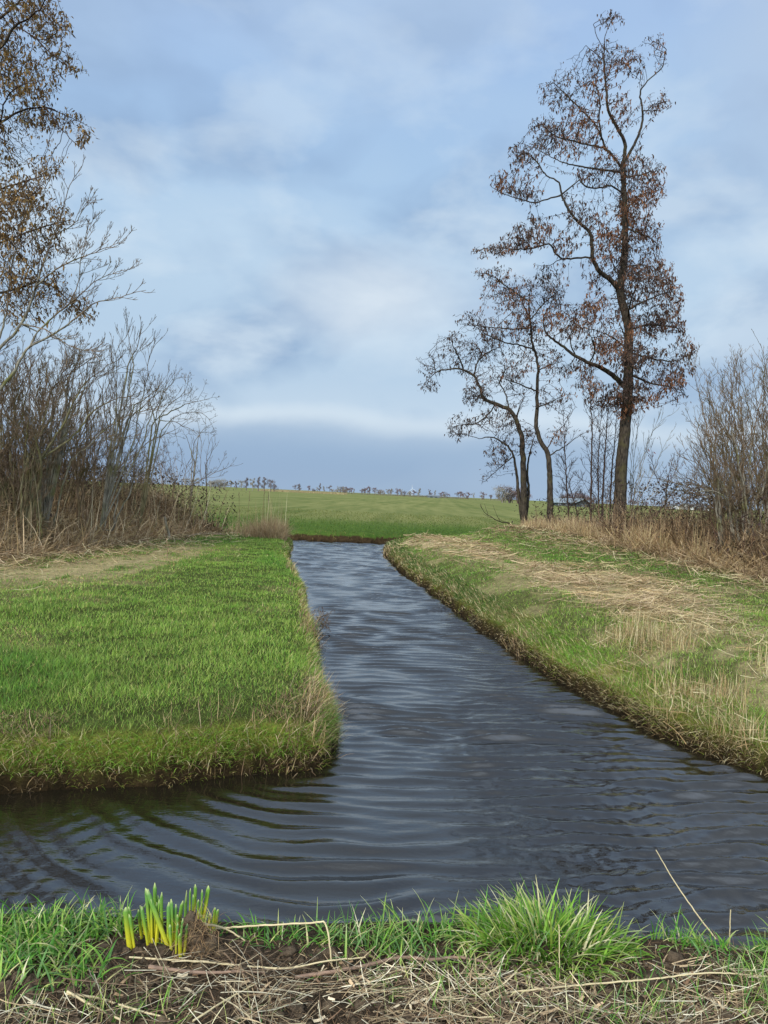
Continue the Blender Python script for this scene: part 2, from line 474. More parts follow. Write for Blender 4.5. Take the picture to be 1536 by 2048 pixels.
mg = bpy.data.materials.new('ground'); nt, out = nodes(mg); lk = nt.links.new
at = N(nt, 'ShaderNodeAttribute', attribute_name='col')
geo_ = N(nt, 'ShaderNodeNewGeometry'); sx = N(nt, 'ShaderNodeSeparateXYZ'); lk(geo_.outputs['Position'], sx.inputs[0])
def math_(op, a, b=None, c=None, clamp=False):
    n = N(nt, 'ShaderNodeMath', operation=op, use_clamp=clamp)
    for i, v in enumerate((a, b, c)):
        if v is None: continue
        if isinstance(v, (int, float)): n.inputs[i].default_value = v
        else: lk(v, n.inputs[i])
    return n.outputs[0]
def mapr(v, a, b, c=0.0, d=1.0):
    n = N(nt, 'ShaderNodeMapRange'); lk(v, n.inputs['Value'])
    for k, q in zip(('From Min', 'From Max', 'To Min', 'To Max'), (a, b, c, d)): n.inputs[k].default_value = q
    return n.outputs[0]
def mixn(f, a, b):
    n = N(nt, 'ShaderNodeMix', data_type='RGBA')
    if isinstance(f, (int, float)): n.inputs['Factor'].default_value = f
    else: lk(f, n.inputs['Factor'])
    for v, s in ((a, 'A'), (b, 'B')):
        if hasattr(v, 'links') or hasattr(v, 'is_linked'): lk(v, n.inputs[s])
        else: n.inputs[s].default_value = (*v, 1)
    return n.outputs['Result']
def noise_(scale, detail=4.0, rough=0.5, sc=None, src=None):
    n = N(nt, 'ShaderNodeTexNoise', Scale=scale, Detail=detail, Roughness=rough)
    v = src or geo_.outputs['Position']
    if sc:
        mp = N(nt, 'ShaderNodeMapping'); mp.inputs['Scale'].default_value = sc; lk(v, mp.inputs['Vector']); v = mp.outputs[0]
    lk(v, n.inputs['Vector']); return n.outputs['Fac']
# near ground: broken up soil and thatch
fine = noise_(60, 6, 0.7); mid_ = noise_(9, 5, 0.6)
v = math_('MULTIPLY', mapr(fine, 0.3, 0.7, 0.55, 1.45), mapr(mid_, 0.3, 0.7, 0.6, 1.4))
sc_ = N(nt, 'ShaderNodeVectorMath', operation='SCALE'); lk(at.outputs['Color'], sc_.inputs[0]); lk(v, sc_.inputs['Scale'])
# the mown field: rows of the mower running away, broken by patches
rot = N(nt, 'ShaderNodeMapping'); rot.inputs['Rotation'].default_value = (0, 0, math.radians(4.5)); lk(geo_.outputs['Position'], rot.inputs['Vector'])
s2 = N(nt, 'ShaderNodeSeparateXYZ'); lk(rot.outputs[0], s2.inputs[0])
wob = math_('MULTIPLY', noise_(0.08, 2), 2.0)
row = math_('SINE', math_('MULTIPLY', math_('ADD', s2.outputs['X'], wob), 2.6))
row2 = math_('SINE', math_('MULTIPLY', math_('ADD', s2.outputs['X'], wob), 0.83))
rows = math_('ADD', math_('MULTIPLY', row, 0.11), math_('MULTIPLY', row2, 0.11))
along = noise_(1.0, 4, 0.6, sc=(0.9, 0.06, 1))
big = noise_(0.03, 4, 0.6, sc=(1, 0.5, 1))
fv = math_('ADD', math_('ADD', rows, mapr(along, 0.3, 0.7, -0.35, 0.35)), mapr(big, 0.3, 0.7, -0.35, 0.35))
fcol = mixn(math_('ADD', fv, 0.5, clamp=True), tuple(L(96, 106, 54, 0.85)), tuple(L(138, 136, 82, 0.85)))
tuft = noise_(3.0, 5, 0.7)
lush = mixn(mapr(tuft, 0.3, 0.7), tuple(L(60, 88, 32, 0.8)), tuple(L(100, 122, 50, 0.8)))
dist = math_('ADD', sx.outputs['Y'], math_('MULTIPLY', noise_(0.35, 3), 7.0))
fcol = mixn(mapr(dist, 41, 50), lush, fcol)
isfield = mapr(math_('ADD', sx.outputs['Y'], 0.0), 29.8, 30.4)
isf = N(nt, 'ShaderNodeAttribute', attribute_name='field')
col = mixn(isf.outputs['Fac'], sc_.outputs[0], fcol)
bs = N(nt, 'ShaderNodeBsdfPrincipled', Roughness=0.95); bs.inputs['Specular IOR Level'].default_value = 0.05
lk(col, bs.inputs['Base Color'])
bp = N(nt, 'ShaderNodeBump', Strength=0.9, Distance=0.03); lk(math_('ADD', fine, math_('MULTIPLY', mid_, 2.0)), bp.inputs['Height']); lk(bp.outputs[0], bs.inputs['Normal'])
lk(bs.outputs[0], out.inputs['Surface'])
fa = gme.attributes.new('field', 'FLOAT', 'POINT')
fa.data.foreach_set('value', ((zz == 3) & (gsd > 0.25)).astype(np.float32))
ground = tag(link('ground', gme, mg), 'flat polder ground of turf, bare soil and mown field cut by ditches', 'ground', kind='structure')

# ------------------------------------------------------------------ water
wx = np.arange(-8, 8.01, 0.026); wy = np.arange(2.8, 34.0, 0.026)
# coarser rows far away keep the mesh small
wy = np.concatenate([np.arange(2.8, 13, 0.022), np.arange(13, 34, 0.04)])
X, Y = np.meshgrid(wx, wy); px, py = X.ravel(), Y.ravel()
wsd = water_sdf(px, py)
u = np.array([-0.140, 0.990]); dtr = -u                     # the waves run down the channel towards the near bank
CL = np.array(G(668, 1500)[:2]); CR = np.array(G(1500, 1545)[:2])
wr = np.random.default_rng(3)
def wave_height(px, py):
    s_ = px * dtr[0] + py * dtr[1]
    rel = (px - CL[0]) * -dtr[1] + (py - CL[1]) * dtr[0]    # sideways from the ray grazing the left corner
    h = np.zeros(len(px))
    amp_n = 0.45 + 1.1 * fbm(px * 0.55, py * 0.42, 60, 3)
    wx_ = 0.14 * (fbm(px * 1.2, py * 1.2, 70, 3) - 0.5); wy_ = 0.34 * (fbm(px * 1.0, py * 1.3, 75, 3) - 0.5)
    def phase(c, th):
        ct, st = math.cos(th), math.sin(th)
        d = np.array([dtr[0] * ct - dtr[1] * st, dtr[0] * st + dtr[1] * ct])
        ax = px + wx_ - c[0]; ay = py + wy_ - c[1]
        along_ = ax * d[0] + ay * d[1]; across = ax * -d[1] + ay * d[0]
        r = np.hypot(ax, ay)
        shadow = (across < 0) & (along_ > 0)
        w = sm(0.0, -0.6, across) * (along_ > 0)
        return along_ * (1 - w) + r * w, np.where(along_ > 0, np.arctan2(-across, np.maximum(along_, 1e-3)), 0)
    for k in range(26):
        lam = wr.choice([0.085, 0.105, 0.13, 0.16, 0.19, 0.24]) * wr.uniform(0.92, 1.08); th = wr.normal(0, 0.20); ph = wr.uniform(0, TAU); main = k < 11
        if main: lam = wr.uniform(0.14, 0.215); th = wr.normal(0, 0.085)
        a = 0.0074 * (lam / 0.23) ** 1.1 * wr.uniform(0.4, 1.0) / 2.6 * (1.55 if main else 0.55)
        p, angs = phase(CL + wr.normal(0, 0.05, 2), th)
        fall = np.exp(-np.maximum(angs, 0) * (1.75 if main else 2.6))
        loc = np.sin(TAU / lam * p + ph + 1.6 * (fbm(px * 0.8 + k, py * 0.5 + 2 * k, 80 + k % 5, 2) - 0.5) * 2)
        h += a * fall * loc
    h *= amp_n
    # sharper crests
    h = h + 60.0 * h * np.maximum(h, 0) - 12.0 * h * np.minimum(h, 0) * 0
    chop = sm(0.2, 0.9, px + 0.2 * (py - 5)) * sm(10.5, 4.5, py) * sm(2.9, 3.8, py)
    for k in range(16):
        lam = wr.uniform(0.05, 0.13); th = wr.normal(0.3, 0.75); ph = wr.uniform(0, TAU)
        d = np.array([dtr[0] * math.cos(th) - dtr[1] * math.sin(th), dtr[0] * math.sin(th) + dtr[1] * math.cos(th)])
        h += chop * 0.0009 * (lam / 0.1) * (fbm(px * 1.3 + 3 * k, py * 1.3, 90 + k % 4, 2) * 2.2 - 0.55) * np.sin(TAU / lam * ((px + wx_) * d[0] + (py + wy_) * d[1]) + ph)
    # ripples along the cross ditch coming from the side
    side = sm(-0.7, -2.1, px) * sm(5.6, 3.2, py)
    for k in range(6):
        lam = wr.uniform(0.10, 0.17); th = wr.normal(math.radians(-38), 0.12); d = np.array([math.cos(th), math.sin(th)]); ph = wr.uniform(0, TAU)
        h += side * 0.0013 * np.sin(TAU / lam * ((px + wx_) * d[0] + (py + wy_) * d[1]) + ph)
    return h
keep = wsd < 0.14
wz = np.zeros(len(px)); wz[keep] = wave_height(px[keep], py[keep]) * sm(0.05, -0.25, wsd[keep])
nxw = len(wx)
ii = (np.arange(len(wy) - 1)[:, None] * nxw + np.arange(nxw - 1)[None]).ravel()
wf = np.stack([ii, ii + 1, ii + nxw + 1, ii + nxw], 1); wf = wf[keep[wf].all(1)]
used = np.unique(wf); rem = np.full(len(px), -1); rem[used] = np.arange(len(used))
V = np.stack([px, py, wz], 1)[used]; wf = rem[wf]
mw = bpy.data.materials.new('ditch_water'); nt, out = nodes(mw); lk = nt.links.new
geo_ = N(nt, 'ShaderNodeNewGeometry')
bs = N(nt, 'ShaderNodeBsdfPrincipled', Roughness=0.02, IOR=1.95); bs.inputs['Base Color'].default_value = (*L(30, 26, 18, 0.8), 1)
n1 = noise_(16, 3, 0.55, sc=(0.55, 1.5, 1)); n2 = noise_(55, 2, 0.5, sc=(0.7, 1.3, 1))
bp = N(nt, 'ShaderNodeBump', Strength=0.28, Distance=0.010); lk(math_('ADD', n1, math_('MULTIPLY', n2, 0.22)), bp.inputs['Height']); lk(bp.outputs[0], bs.inputs['Normal'])
lk(bs.outputs[0], out.inputs['Surface'])
tag(link('water', mesh('water', V, wf, None, True), mw), 'dark rippled ditch water reflecting the cloudy sky', 'water', kind='structure')

# ------------------------------------------------------------------ sky and sun
SUN_EL, SUN_AZ = math.radians(34), math.radians(212)        # azimuth clockwise from +Y: behind the camera, a little to its left
w = bpy.data.worlds.new('World'); bpy.context.scene.world = w; w.use_nodes = True
nt = w.node_tree; nt.nodes.clear(); lk = nt.links.new
out = nt.nodes.new('ShaderNodeOutputWorld')
sky = N(nt, 'ShaderNodeTexSky', sky_type='NISHITA', sun_disc=False, sun_elevation=SUN_EL, sun_rotation=SUN_AZ)
bg1 = N(nt, 'ShaderNodeBackground', Strength=0.10); lk(sky.outputs[0], bg1.inputs['Color'])
tc = N(nt, 'ShaderNodeTexCoord'); nv = N(nt, 'ShaderNodeVectorMath', operation='NORMALIZE'); lk(tc.outputs['Generated'], nv.inputs[0])
sx = N(nt, 'ShaderNodeSeparateXYZ'); lk(nv.outputs[0], sx.inputs[0])
zc = math_('MAXIMUM', sx.outputs['Z'], 0.0)
den = math_('ADD', zc, 0.16)
cx = N(nt, 'ShaderNodeCombineXYZ'); lk(math_('DIVIDE', sx.outputs['X'], den), cx.inputs[0]); lk(math_('DIVIDE', sx.outputs['Y'], den), cx.inputs[1])
cv = cx.outputs[0]
def cn(scale, detail, rough, off, sc=(1, 1, 1), dist=0.0):
    mp = N(nt, 'ShaderNodeMapping'); mp.inputs['Location'].default_value = off; mp.inputs['Scale'].default_value = sc; lk(cv, mp.inputs['Vector'])
    n = N(nt, 'ShaderNodeTexNoise', Scale=scale, Detail=detail, Roughness=rough, Distortion=dist); lk(mp.outputs[0], n.inputs['Vector']); return n.outputs['Fac']
cv2 = N(nt, 'ShaderNodeVectorMath', operation='MULTIPLY'); lk(nv.outputs[0], cv2.inputs[0]); cv2.inputs[1].default_value = (1, 1, 1.8); cv = cv2.outputs[0]
broad = cn(2.2, 3, 0.45, (3.1, 1.7, 0)); mid2 = cn(4.5, 4, 0.5, (7.3, 2.2, 0), (1, 1, 1), 0.3); fine2 = cn(7.5, 5, 0.52, (1.3, 9.2, 0), (0.9, 1, 1.0), 0.15)
# height in the sky, wavered by the clouds
zw = math_('ADD', zc, math_('MULTIPLY', math_('SUBTRACT', mid2, 0.5), math_('MULTIPLY', math_('ADD', zc, 0.055), 0.40)))
rp_ = N(nt, 'ShaderNodeValToRGB'); rp_.color_ramp.interpolation = 'B_SPLINE'
el = rp_.color_ramp.elements
stops = [(0.0, L(150, 174, 206)), (0.030, L(136, 164, 202)), (0.072, L(150, 175, 208)), (0.092, L(212, 225, 240)), (0.110, L(180, 201, 226)), (0.20, L(172, 198, 226)), (0.28, L(186, 209, 234)), (0.36, L(164, 195, 230)), (0.46, L(160, 190, 230)), (0.57, L(164, 190, 232)), (0.68, L(150, 172, 208)), (0.86, L(150, 170, 204)), (1.0, L(205, 215, 232))]
while len(el) > 1: el.remove(el[-1])
el[0].position = 0; el[0].color = (*stops[0][1], 1)
for p, c in stops[1:]:
    e = el.new(p); e.color = (*c, 1)
lk(zw, rp_.inputs['Fac'])
def mixw(f, a, b):
    n = N(nt, 'ShaderNodeMix', data_type='RGBA'); lk(f, n.inputs['Factor'])
    for v, s in ((a, 'A'), (b, 'B')):
        if hasattr(v, 'is_linked'): lk(v, n.inputs[s])
        else: n.inputs[s].default_value = (*v, 1)
    return n.outputs['Result']
c1 = mixw(mapr(broad, 0.42, 0.66, 0, 0.45), rp_.outputs[0], L(196, 216, 238))
lowmid = math_('MULTIPLY', mapr(zc, 0.06, 0.16), mapr(zc, 0.60, 0.30, 0.3, 1.0))
c2 = mixw(math_('MULTIPLY', lowmid, mapr(mid2, 0.45, 0.64, 0, 0.75)), c1, L(138, 165, 202))
c2 = mixw(math_('MULTIPLY', lowmid, mapr(fine2, 0.50, 0.68, 0, 0.50)), c2, L(214, 228, 243))
# unseen sky behind the camera boosted to add fill light
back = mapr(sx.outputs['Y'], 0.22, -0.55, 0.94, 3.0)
# paler veil towards the right
rightv = math_('MULTIPLY', mapr(sx.outputs['X'], 0.28, 0.5), mapr(zc, 0.2, 0.5))
c3 = mixw(math_('MULTIPLY', rightv, 0.7), c2, L(186, 198, 218))
# a bright break in the cloud over the channel
def spot(px_, py_, r0, r1, amt):
    d = ray(px_, py_); d = d / np.linalg.norm(d)
    mp = N(nt, 'ShaderNodeVectorMath', operation='SUBTRACT'); lk(nv.outputs[0], mp.inputs[0]); mp.inputs[1].default_value = tuple(d)
    ms_ = N(nt, 'ShaderNodeVectorMath', operation='MULTIPLY'); lk(mp.outputs[0], ms_.inputs[0]); ms_.inputs[1].default_value = (1.0, 1.0, 1.9)
    ln = N(nt, 'ShaderNodeVectorMath', operation='LENGTH'); lk(ms_.outputs[0], ln.inputs[0])
    dd = math_('ADD', ln.outputs['Value'], math_('MULTIPLY', math_('SUBTRACT', fine2, 0.5), 0.22))
    return mapr(dd, r1, r0, 0.0, amt)
c4 = mixw(spot(760, 600, 0.0, 0.16, 0.75), c3, L(222, 232, 244))
c5 = mixw(spot(470, 450, 0.0, 0.16, 0.35), c4, L(200, 220, 240))
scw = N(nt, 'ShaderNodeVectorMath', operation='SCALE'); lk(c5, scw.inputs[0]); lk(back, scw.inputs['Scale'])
tint = N(nt, 'ShaderNodeVectorMath', operation='MULTIPLY'); lk(scw.outputs[0], tint.inputs[0]); tint.inputs[1].default_value = (0.965, 0.965, 0.925)
bg2 = N(nt, 'ShaderNodeBackground', Strength=1.0); lk(tint.outputs[0], bg2.inputs['Color'])
ms = N(nt, 'ShaderNodeMixShader', Fac=0.93); lk(bg1.outputs[0], ms.inputs[1]); lk(bg2.outputs[0], ms.inputs[2]); lk(ms.outputs[0], out.inputs['Surface'])

sd_ = bpy.data.lights.new('sun', 'SUN'); sd_.energy = 3.0; sd_.angle = math.radians(11); sd_.color = (1.0, 0.95, 0.86)
so = bpy.data.objects.new('sun', sd_); C.objects.link(so)
sv = Vector((math.sin(SUN_AZ) * math.cos(SUN_EL), math.cos(SUN_AZ) * math.cos(SUN_EL), math.sin(SUN_EL)))
so.rotation_euler = sv.to_track_quat('Z', 'Y').to_euler(); so.location = (-6, -8, 20)

cd = bpy.data.cameras.new('camera'); cd.sensor_fit = 'VERTICAL'; cd.sensor_height = 36; cd.lens = 36 * FPX / 2048; cd.clip_end = 20000; cd.clip_start = 0.05
co = bpy.data.objects.new('camera', cd); C.objects.link(co)
M = Matrix(((_r[0], _u[0], -_f[0], 0), (_r[1], _u[1], -_f[1], 0), (_r[2], _u[2], -_f[2], CAM_Z), (0, 0, 0, 1)))
co.matrix_world = M
sc = bpy.context.scene; sc.camera = co
sc.view_settings.view_transform = 'Standard'; sc.view_settings.look = 'None'; sc.view_settings.exposure = 0.28; sc.view_settings.gamma = 1
sc.cycles.max_bounces = 6; sc.cycles.diffuse_bounces = 3; sc.cycles.transmission_bounces = 3; sc.cycles.transparent_max_bounces = 4
# ------------------------------------------------------------------ grass and dry matter
M_GRASS = mat_leaf('grass_blade', 0.35, 0.55, 0.2, 0.25, 30)
M_DRY = mat_leaf('dry_stalk', 0.15, 0.75, 0.15, 0.25, 60)
GREENS = np.array([L(74, 116, 38), L(102, 140, 46), L(128, 152, 58), L(90, 126, 50), L(150, 160, 82)]) * 1.06
DRIES = np.array([L(178, 156, 112), L(196, 176, 128), L(150, 126, 88), L(166, 138, 96), L(206, 190, 146)]) * 0.95
BROWNS = np.array([L(134, 108, 80), L(158, 130, 98), L(110, 88, 66), L(176, 150, 114), L(94, 76, 58), L(186, 162, 128)]) * 0.98
def pick(arr, n, p=None): return arr[rng.choice(len(arr), n, p=p)] * rng.uniform(0.84, 1.15, (n, 1))
def onland(x, y, lo=0.02):
    sd = water_sdf(x, y); return sd, sd > lo
def base_at(x, y, sd=None, sink=0.015):
    return np.stack([x, y, height(x, y, sd) - sink], 1)
def sample_depth(n, y0, y1, power):
    """distances with density falling as y**-power per metre of depth"""
    a = 1 - power + 1e-4; u = rng.random(n)
    return (y0 ** a + u * (y1 ** a - y0 ** a)) ** (1 / a)

# --- left and right meadow turf 
def turf_land(which, n, y0, y1, xlo, xhi, power=1.0):
    y = sample_depth(n, y0, y1, power); x = xlo(y) + rng.random(n) * (xhi(y) - xlo(y))
    sd, ok = onland(x, y, 0.0); ok &= zone(x, y) == which
    x, y, sd = x[ok], y[ok], sd[ok]
    d = dryness(x, y)
    hed = (x - HEDGE_LX(y)) if which == 1 else (HEDGE_RX(y) - x)
    ok = hed > rng.uniform(-0.8, 0.3, len(x))
    return x[ok], y[ok], sd[ok], d[ok], hed[ok]
g = Geo(); gd = Geo()
def lawn(which, n, y0, y1, xlo, xhi, power):
    x, y, sd, d, hed = turf_land(which, n, y0, y1, xlo, xhi, power)
    n = len(x)
    clump = fbm(x * 1.6, y * 1.6, 101, 3); tone = fbm(x * 0.45, y * 0.35, 105, 3); fine = fbm(x * 6, y * 6, 108, 2)
    isdry = rng.random(n) < np.clip(d * 0.95 + 0.01 + 0.30 * sm(0.30, 0.05, sd) + 0.05 * sm(7.5, 5.5, y) + 0.16 * (which == 2) * sm(0.5, 0.1, sd), 0, 0.97)
    far = np.clip(y / 7.0, 0.75, 4)
    lush = sm(0.40, 0.66, tone + 0.16 * sm(6.5, 10.5, y) - 0.10)
    if which == 2: lush = lush * 0.35 + 0.6 * sm(11, 17, y)
    gcol = mixc(pick(GREENS, n, [.05, .2, .38, .15, .22]), pick(GREENS, n, [.42, .32, .08, .16, .02]), lush) * (0.84 + 0.42 * fbm(x * 2.6, y * 2.2, 115, 2))[:, None]
    # mossy yellow at the brink
    gcol = mixc(gcol, pick(np.array([L(136, 140, 52), L(114, 128, 42)]) * 1.25, n), 0.6 * sm(0.22, 0.03, sd))
    col = np.where(isdry[:, None], pick(DRIES, n) * (np.array([1.06, 1.02, .82]) if which == 1 else 1.0), gcol)
    ln = (0.64 - 0.16 * sm(7, 14, y)) * (0.055 + 0.09 * clump ** 1.5 + 0.03 * fine) * rng.uniform(0.6, 1.35, n)
    ln *= 1 + 0.5 * lush * (1 - d)
    strip = d > 0.6
    ln = np.where(isdry & strip, ln * 0.6, ln)
    ln *= np.where(sd < 0.25, 1.25, 1.0)
    az = rng.uniform(0, TAU, n)
    # overhang the water at the brink: blades lean out, down the slope
    e = 0.05
    gxn = water_sdf(x + e, y) - sd; gyn = water_sdf(x, y + e) - sd
    out = np.arctan2(-gyn, -gxn)
    near_edge = rng.random(n) < sm(0.28, 0.06, sd)
    az = np.where(near_edge, out + rng.normal(0, 0.7, n), az)
    lean = np.where(near_edge, rng.uniform(0.5, 1.3, n), np.abs(rng.normal(0.25, 0.3, n)))
    lean = np.where(isdry & ~near_edge, lean + rng.uniform(0.1, 0.9, n), lean)
    bend = np.where(near_edge, rng.uniform(0.4, 1.5, n), rng.uniform(0.1, 1.2, n))
    wd = rng.uniform(0.0035, 0.006, n) * far
    B = base_at(x, y, sd)
    A = ~isdry
    tip = mixc(gcol * 1.15, pick(DRIES, n), rng.random(n) * 0.35)
    blades(g, B[A], az[A], ln[A], lean[A], bend[A], wd[A], col[A], tip[A])
    A = isdry
    blades(gd, B[A], az[A], ln[A] * 1.05, lean[A], bend[A], wd[A] * 0.9, col[A])
lawn(1, 190000, 4.9, 28, lambda y: np.maximum(-0.62 * y - 0.6, HEDGE_LX(y) - 0.8), lambda y: np.interp(y, [4.9, 7.5, 25, 28], [0.0, -0.4, -3.0, -3.4]), 0.75)
lawn(2, 180000, 5.6, 34, lambda y: np.interp(y, [5.5, 7.5, 12, 25.4, 30], [2.8, 2.2, 1.4, -0.1, 0.3]), lambda y: np.minimum(0.62 * y + 0.8, HEDGE_RX(y) + 1.2), 0.75)
# brink turf: hanging tufts down the cut faces of the banks
def brink(which, n, y0, y1, xlo, xhi, dryp, power=1.0):
    y = sample_depth(n, y0, y1, power); x = xlo(y) + rng.random(n) * (xhi(y) - xlo(y)); sd = water_sdf(x, y)
    ok = (sd > (0.04 if which == 1 else .11)) & (sd < (0.17 if which == 1 else .60)) & (zone(x, y) == which); x, y, sd = x[ok], y[ok], sd[ok]; n = len(x)
    e = 0.05; out = np.arctan2(-(water_sdf(x, y + e) - sd), -(water_sdf(x + e, y) - sd))
    t1 = fbm(x * 2.4, y * 2.4, 118, 3)
    c = mixc(pick(np.array([L(124, 128, 46), L(102, 118, 38), L(142, 148, 60)]), n), pick(np.array([L(90, 130, 40), L(116, 146, 50)]), n), sm(.30, .50, t1)) * 1.42
    if which == 2: c = mixc(c, pick(np.array([L(82, 104, 42), L(64, 92, 32)]), n), sm(8, 13, y))
    d = rng.random(n) < dryp * (0.4 + 1.2 * (1 - t1))
    ln = rng.uniform(.05, .14, n); far = np.clip(y / 7, .8, 4); w = rng.uniform(.0035, .0065, n) * far
    az = out + rng.normal(0, .8, n); le = rng.uniform(.3, 1.3, n); be = rng.uniform(.2, 1.4, n); Bq = base_at(x, y, sd)
    blades(g, Bq[~d], az[~d], ln[~d], le[~d], be[~d], w[~d], c[~d]); blades(gd, Bq[d], az[d], ln[d] * 1.1, le[d], be[d], w[d] * .9, pick(DRIES * 1.1, d.sum()))
brink(1, 60000, 4.6, 6.4, lambda y: np.full(len(y), -3.9), lambda y: np.full(len(y), -.25), .22)
brink(1, 40000, 5.6, 28, lambda y: np.interp(y, [5.5, 7.9, 23.7, 28], [-1.0, -1.2, -3.5, -4.0]), lambda y: np.interp(y, [5.5, 7.9, 23.7, 28], [-.3, -.4, -2.7, -3.2]), .30)
brink(2, 70000, 5.6, 29, lambda y: np.interp(y, [5.5, 7.5, 12, 25.4, 30], [3.0, 2.2, 1.4, -.2, .1]), lambda y: np.interp(y, [5.5, 7.5, 12, 25.4, 30], [4.6, 3.4, 2.6, 1.2, 1.4]), .24)
tag(link('meadow_grass', g.mesh('meadow_grass'), M_GRASS), 'green meadow grass covering both banks of the ditch', 'grass', kind='stuff')
tag(link('dry_grass', gd.mesh('dry_grass'), M_DRY), 'yellowed dry grass in patches on the ditch banks', 'dry grass', kind='stuff')

# --- field edge tufts beyond the far ditch
g = Geo()
n = 45000
y = sample_depth(n, 29, 64, 1.6); x = rng.uniform(-0.45, 0.62, n) * y
sd = water_sdf(x, y); ok = (zone(x, y) == 3) & (sd > 0.02); x, y, sd = x[ok], y[ok], sd[ok]; n = len(x)
brink = sm(0.9, 0.1, sd)
col = mixc(pick(np.array([L(74, 104, 36), L(96, 122, 44), L(58, 88, 28)]), n), pick(np.array([L(140, 122, 70), L(112, 98, 56)]), n), 0.75 * brink + 0.25 * rng.random(n) + 0.3 * sm(40, 52, y))
blades(g, base_at(x, y, sd), rng.uniform(0, TAU, n), rng.uniform(0.05, 0.13, n) * (1 + 0.9 * brink), np.abs(rng.normal(.3, .3, n)), rng.uniform(.1, 1, n), rng.uniform(.012, .03, n) * y / 34, col, segs=3)
tag(link('field_grass', g.mesh('field_grass'), M_GRASS), 'short green grass along the ditch edge of the mown field', 'grass', kind='stuff')

# --- straw: flat lying stalks
def straws(geo, x, y, z, length, width, az, tilt, col, bend=0.25, segs=4):
    n = len(x); t = np.linspace(-0.5, 0.5, segs)[None, :]
    d = np.stack([np.cos(az), np.sin(az)], 1); perp = np.stack([-np.sin(az), np.cos(az)], 1)
    cb = rng.normal(0, bend, n)
    ct, st = np.cos(tilt), np.sin(tilt)
    lx = t * length[:, None]
    sx_ = (t ** 2 - 0.08) * (length * cb)[:, None]
    P = np.zeros((n, segs, 3))
    P[:, :, :2] = np.stack([x, y], 1)[:, None] + d[:, None] * (lx * ct[:, None])[..., None] + perp[:, None] * sx_[..., None]
    P[:, :, 2] = z[:, None] + lx * st[:, None] + (t ** 2 * 4) * rng.uniform(-0.02, 0.03, n)[:, None] * length[:, None] * 3
    W = np.concatenate([perp, rng.normal(0, 0.5, (n, 1))], 1); W /= np.linalg.norm(W, axis=1, keepdims=True)
    ribbon(geo, P, W, np.repeat(width[:, None], segs, 1) * np.linspace(1, 0.7, segs)[None], col)
g = Geo()
n = 48000
y = sample_depth(n, 8, 33, 1.0); x = rng.uniform(-0.05, 0.6, n) * y
ok = soft_in(x, y, STRIP_R) > rng.uniform(0.05, 0.95, n); x, y = x[ok], y[ok]; n = len(x)
sd = water_sdf(x, y); far = np.clip(y / 9, 0.8, 3)
heap = fbm(x * 1.3, y * 1.3, 130, 3)
ok = heap + 0.08 > rng.uniform(0.34, 0.64, n); x, y, sd, far, heap = x[ok], y[ok], sd[ok], far[ok], heap[ok]; n = len(x)
straws(g, x, y, height(x, y, sd) + rng.uniform(0.01, 0.15, n) * np.maximum(heap - .25, .1) * 2.6, rng.uniform(.12, .6, n), rng.uniform(.004, .009, n) * far, rng.normal(0.5, 0.8, n), rng.normal(0, .16, n), pick(np.vstack([DRIES[[0, 1, 2, 3]], BROWNS[[0, 1, 3, 5, 5]]]), n) * (.65 + .9 * fbm(x * 2.5, y * 2.5, 133, 3))[:, None])
n = 9000
y = rng.uniform(5.5, 11, n); x = rng.uniform(1.8, 6, n)
ok = (soft_in(x, y, STRIP_R2) > .3) & (fbm(x * 1.8, y * 1.8, 136, 3) > rng.uniform(.42, .6, n)); x, y = x[ok], y[ok]; n = len(x); sd = water_sdf(x, y)
straws(g, x, y, height(x, y, sd) + rng.uniform(.01, .14, n), rng.uniform(.08, .35, n), rng.uniform(.0035, .007, n), rng.uniform(0, TAU, n), rng.normal(0, .35, n), pick(DRIES, n) * (.7 + .6 * fbm(x * 3, y * 3, 137, 2))[:, None])
# scattered stalks on the turf near the hedges
n = 9000
y = sample_depth(n, 9, 33, 1.0); s_ = rng.random(n) < 0.5
x = np.where(s_, HEDGE_LX(y) + np.abs(rng.normal(0, .9, n)), HEDGE_RX(y) - np.abs(rng.normal(0, 1.1, n)))
sd = water_sdf(x, y); ok = (sd > 0.3) & (zone(x, y) < 3); x, y, sd = x[ok], y[ok], sd[ok]; n = len(x)
straws(g, x, y, height(x, y, sd) + rng.uniform(0.02, 0.12, n), rng.uniform(.15, .6, n), rng.uniform(.004, .008, n) * np.clip(y / 9, 1, 3), rng.uniform(0, TAU, n), rng.normal(0, .25, n), pick(np.vstack([DRIES, BROWNS]), n))
tag(link('cut_straw', g.mesh('cut_straw'), M_DRY), 'brown cut straw and reed lying matted on the banks', 'straw', kind='stuff')

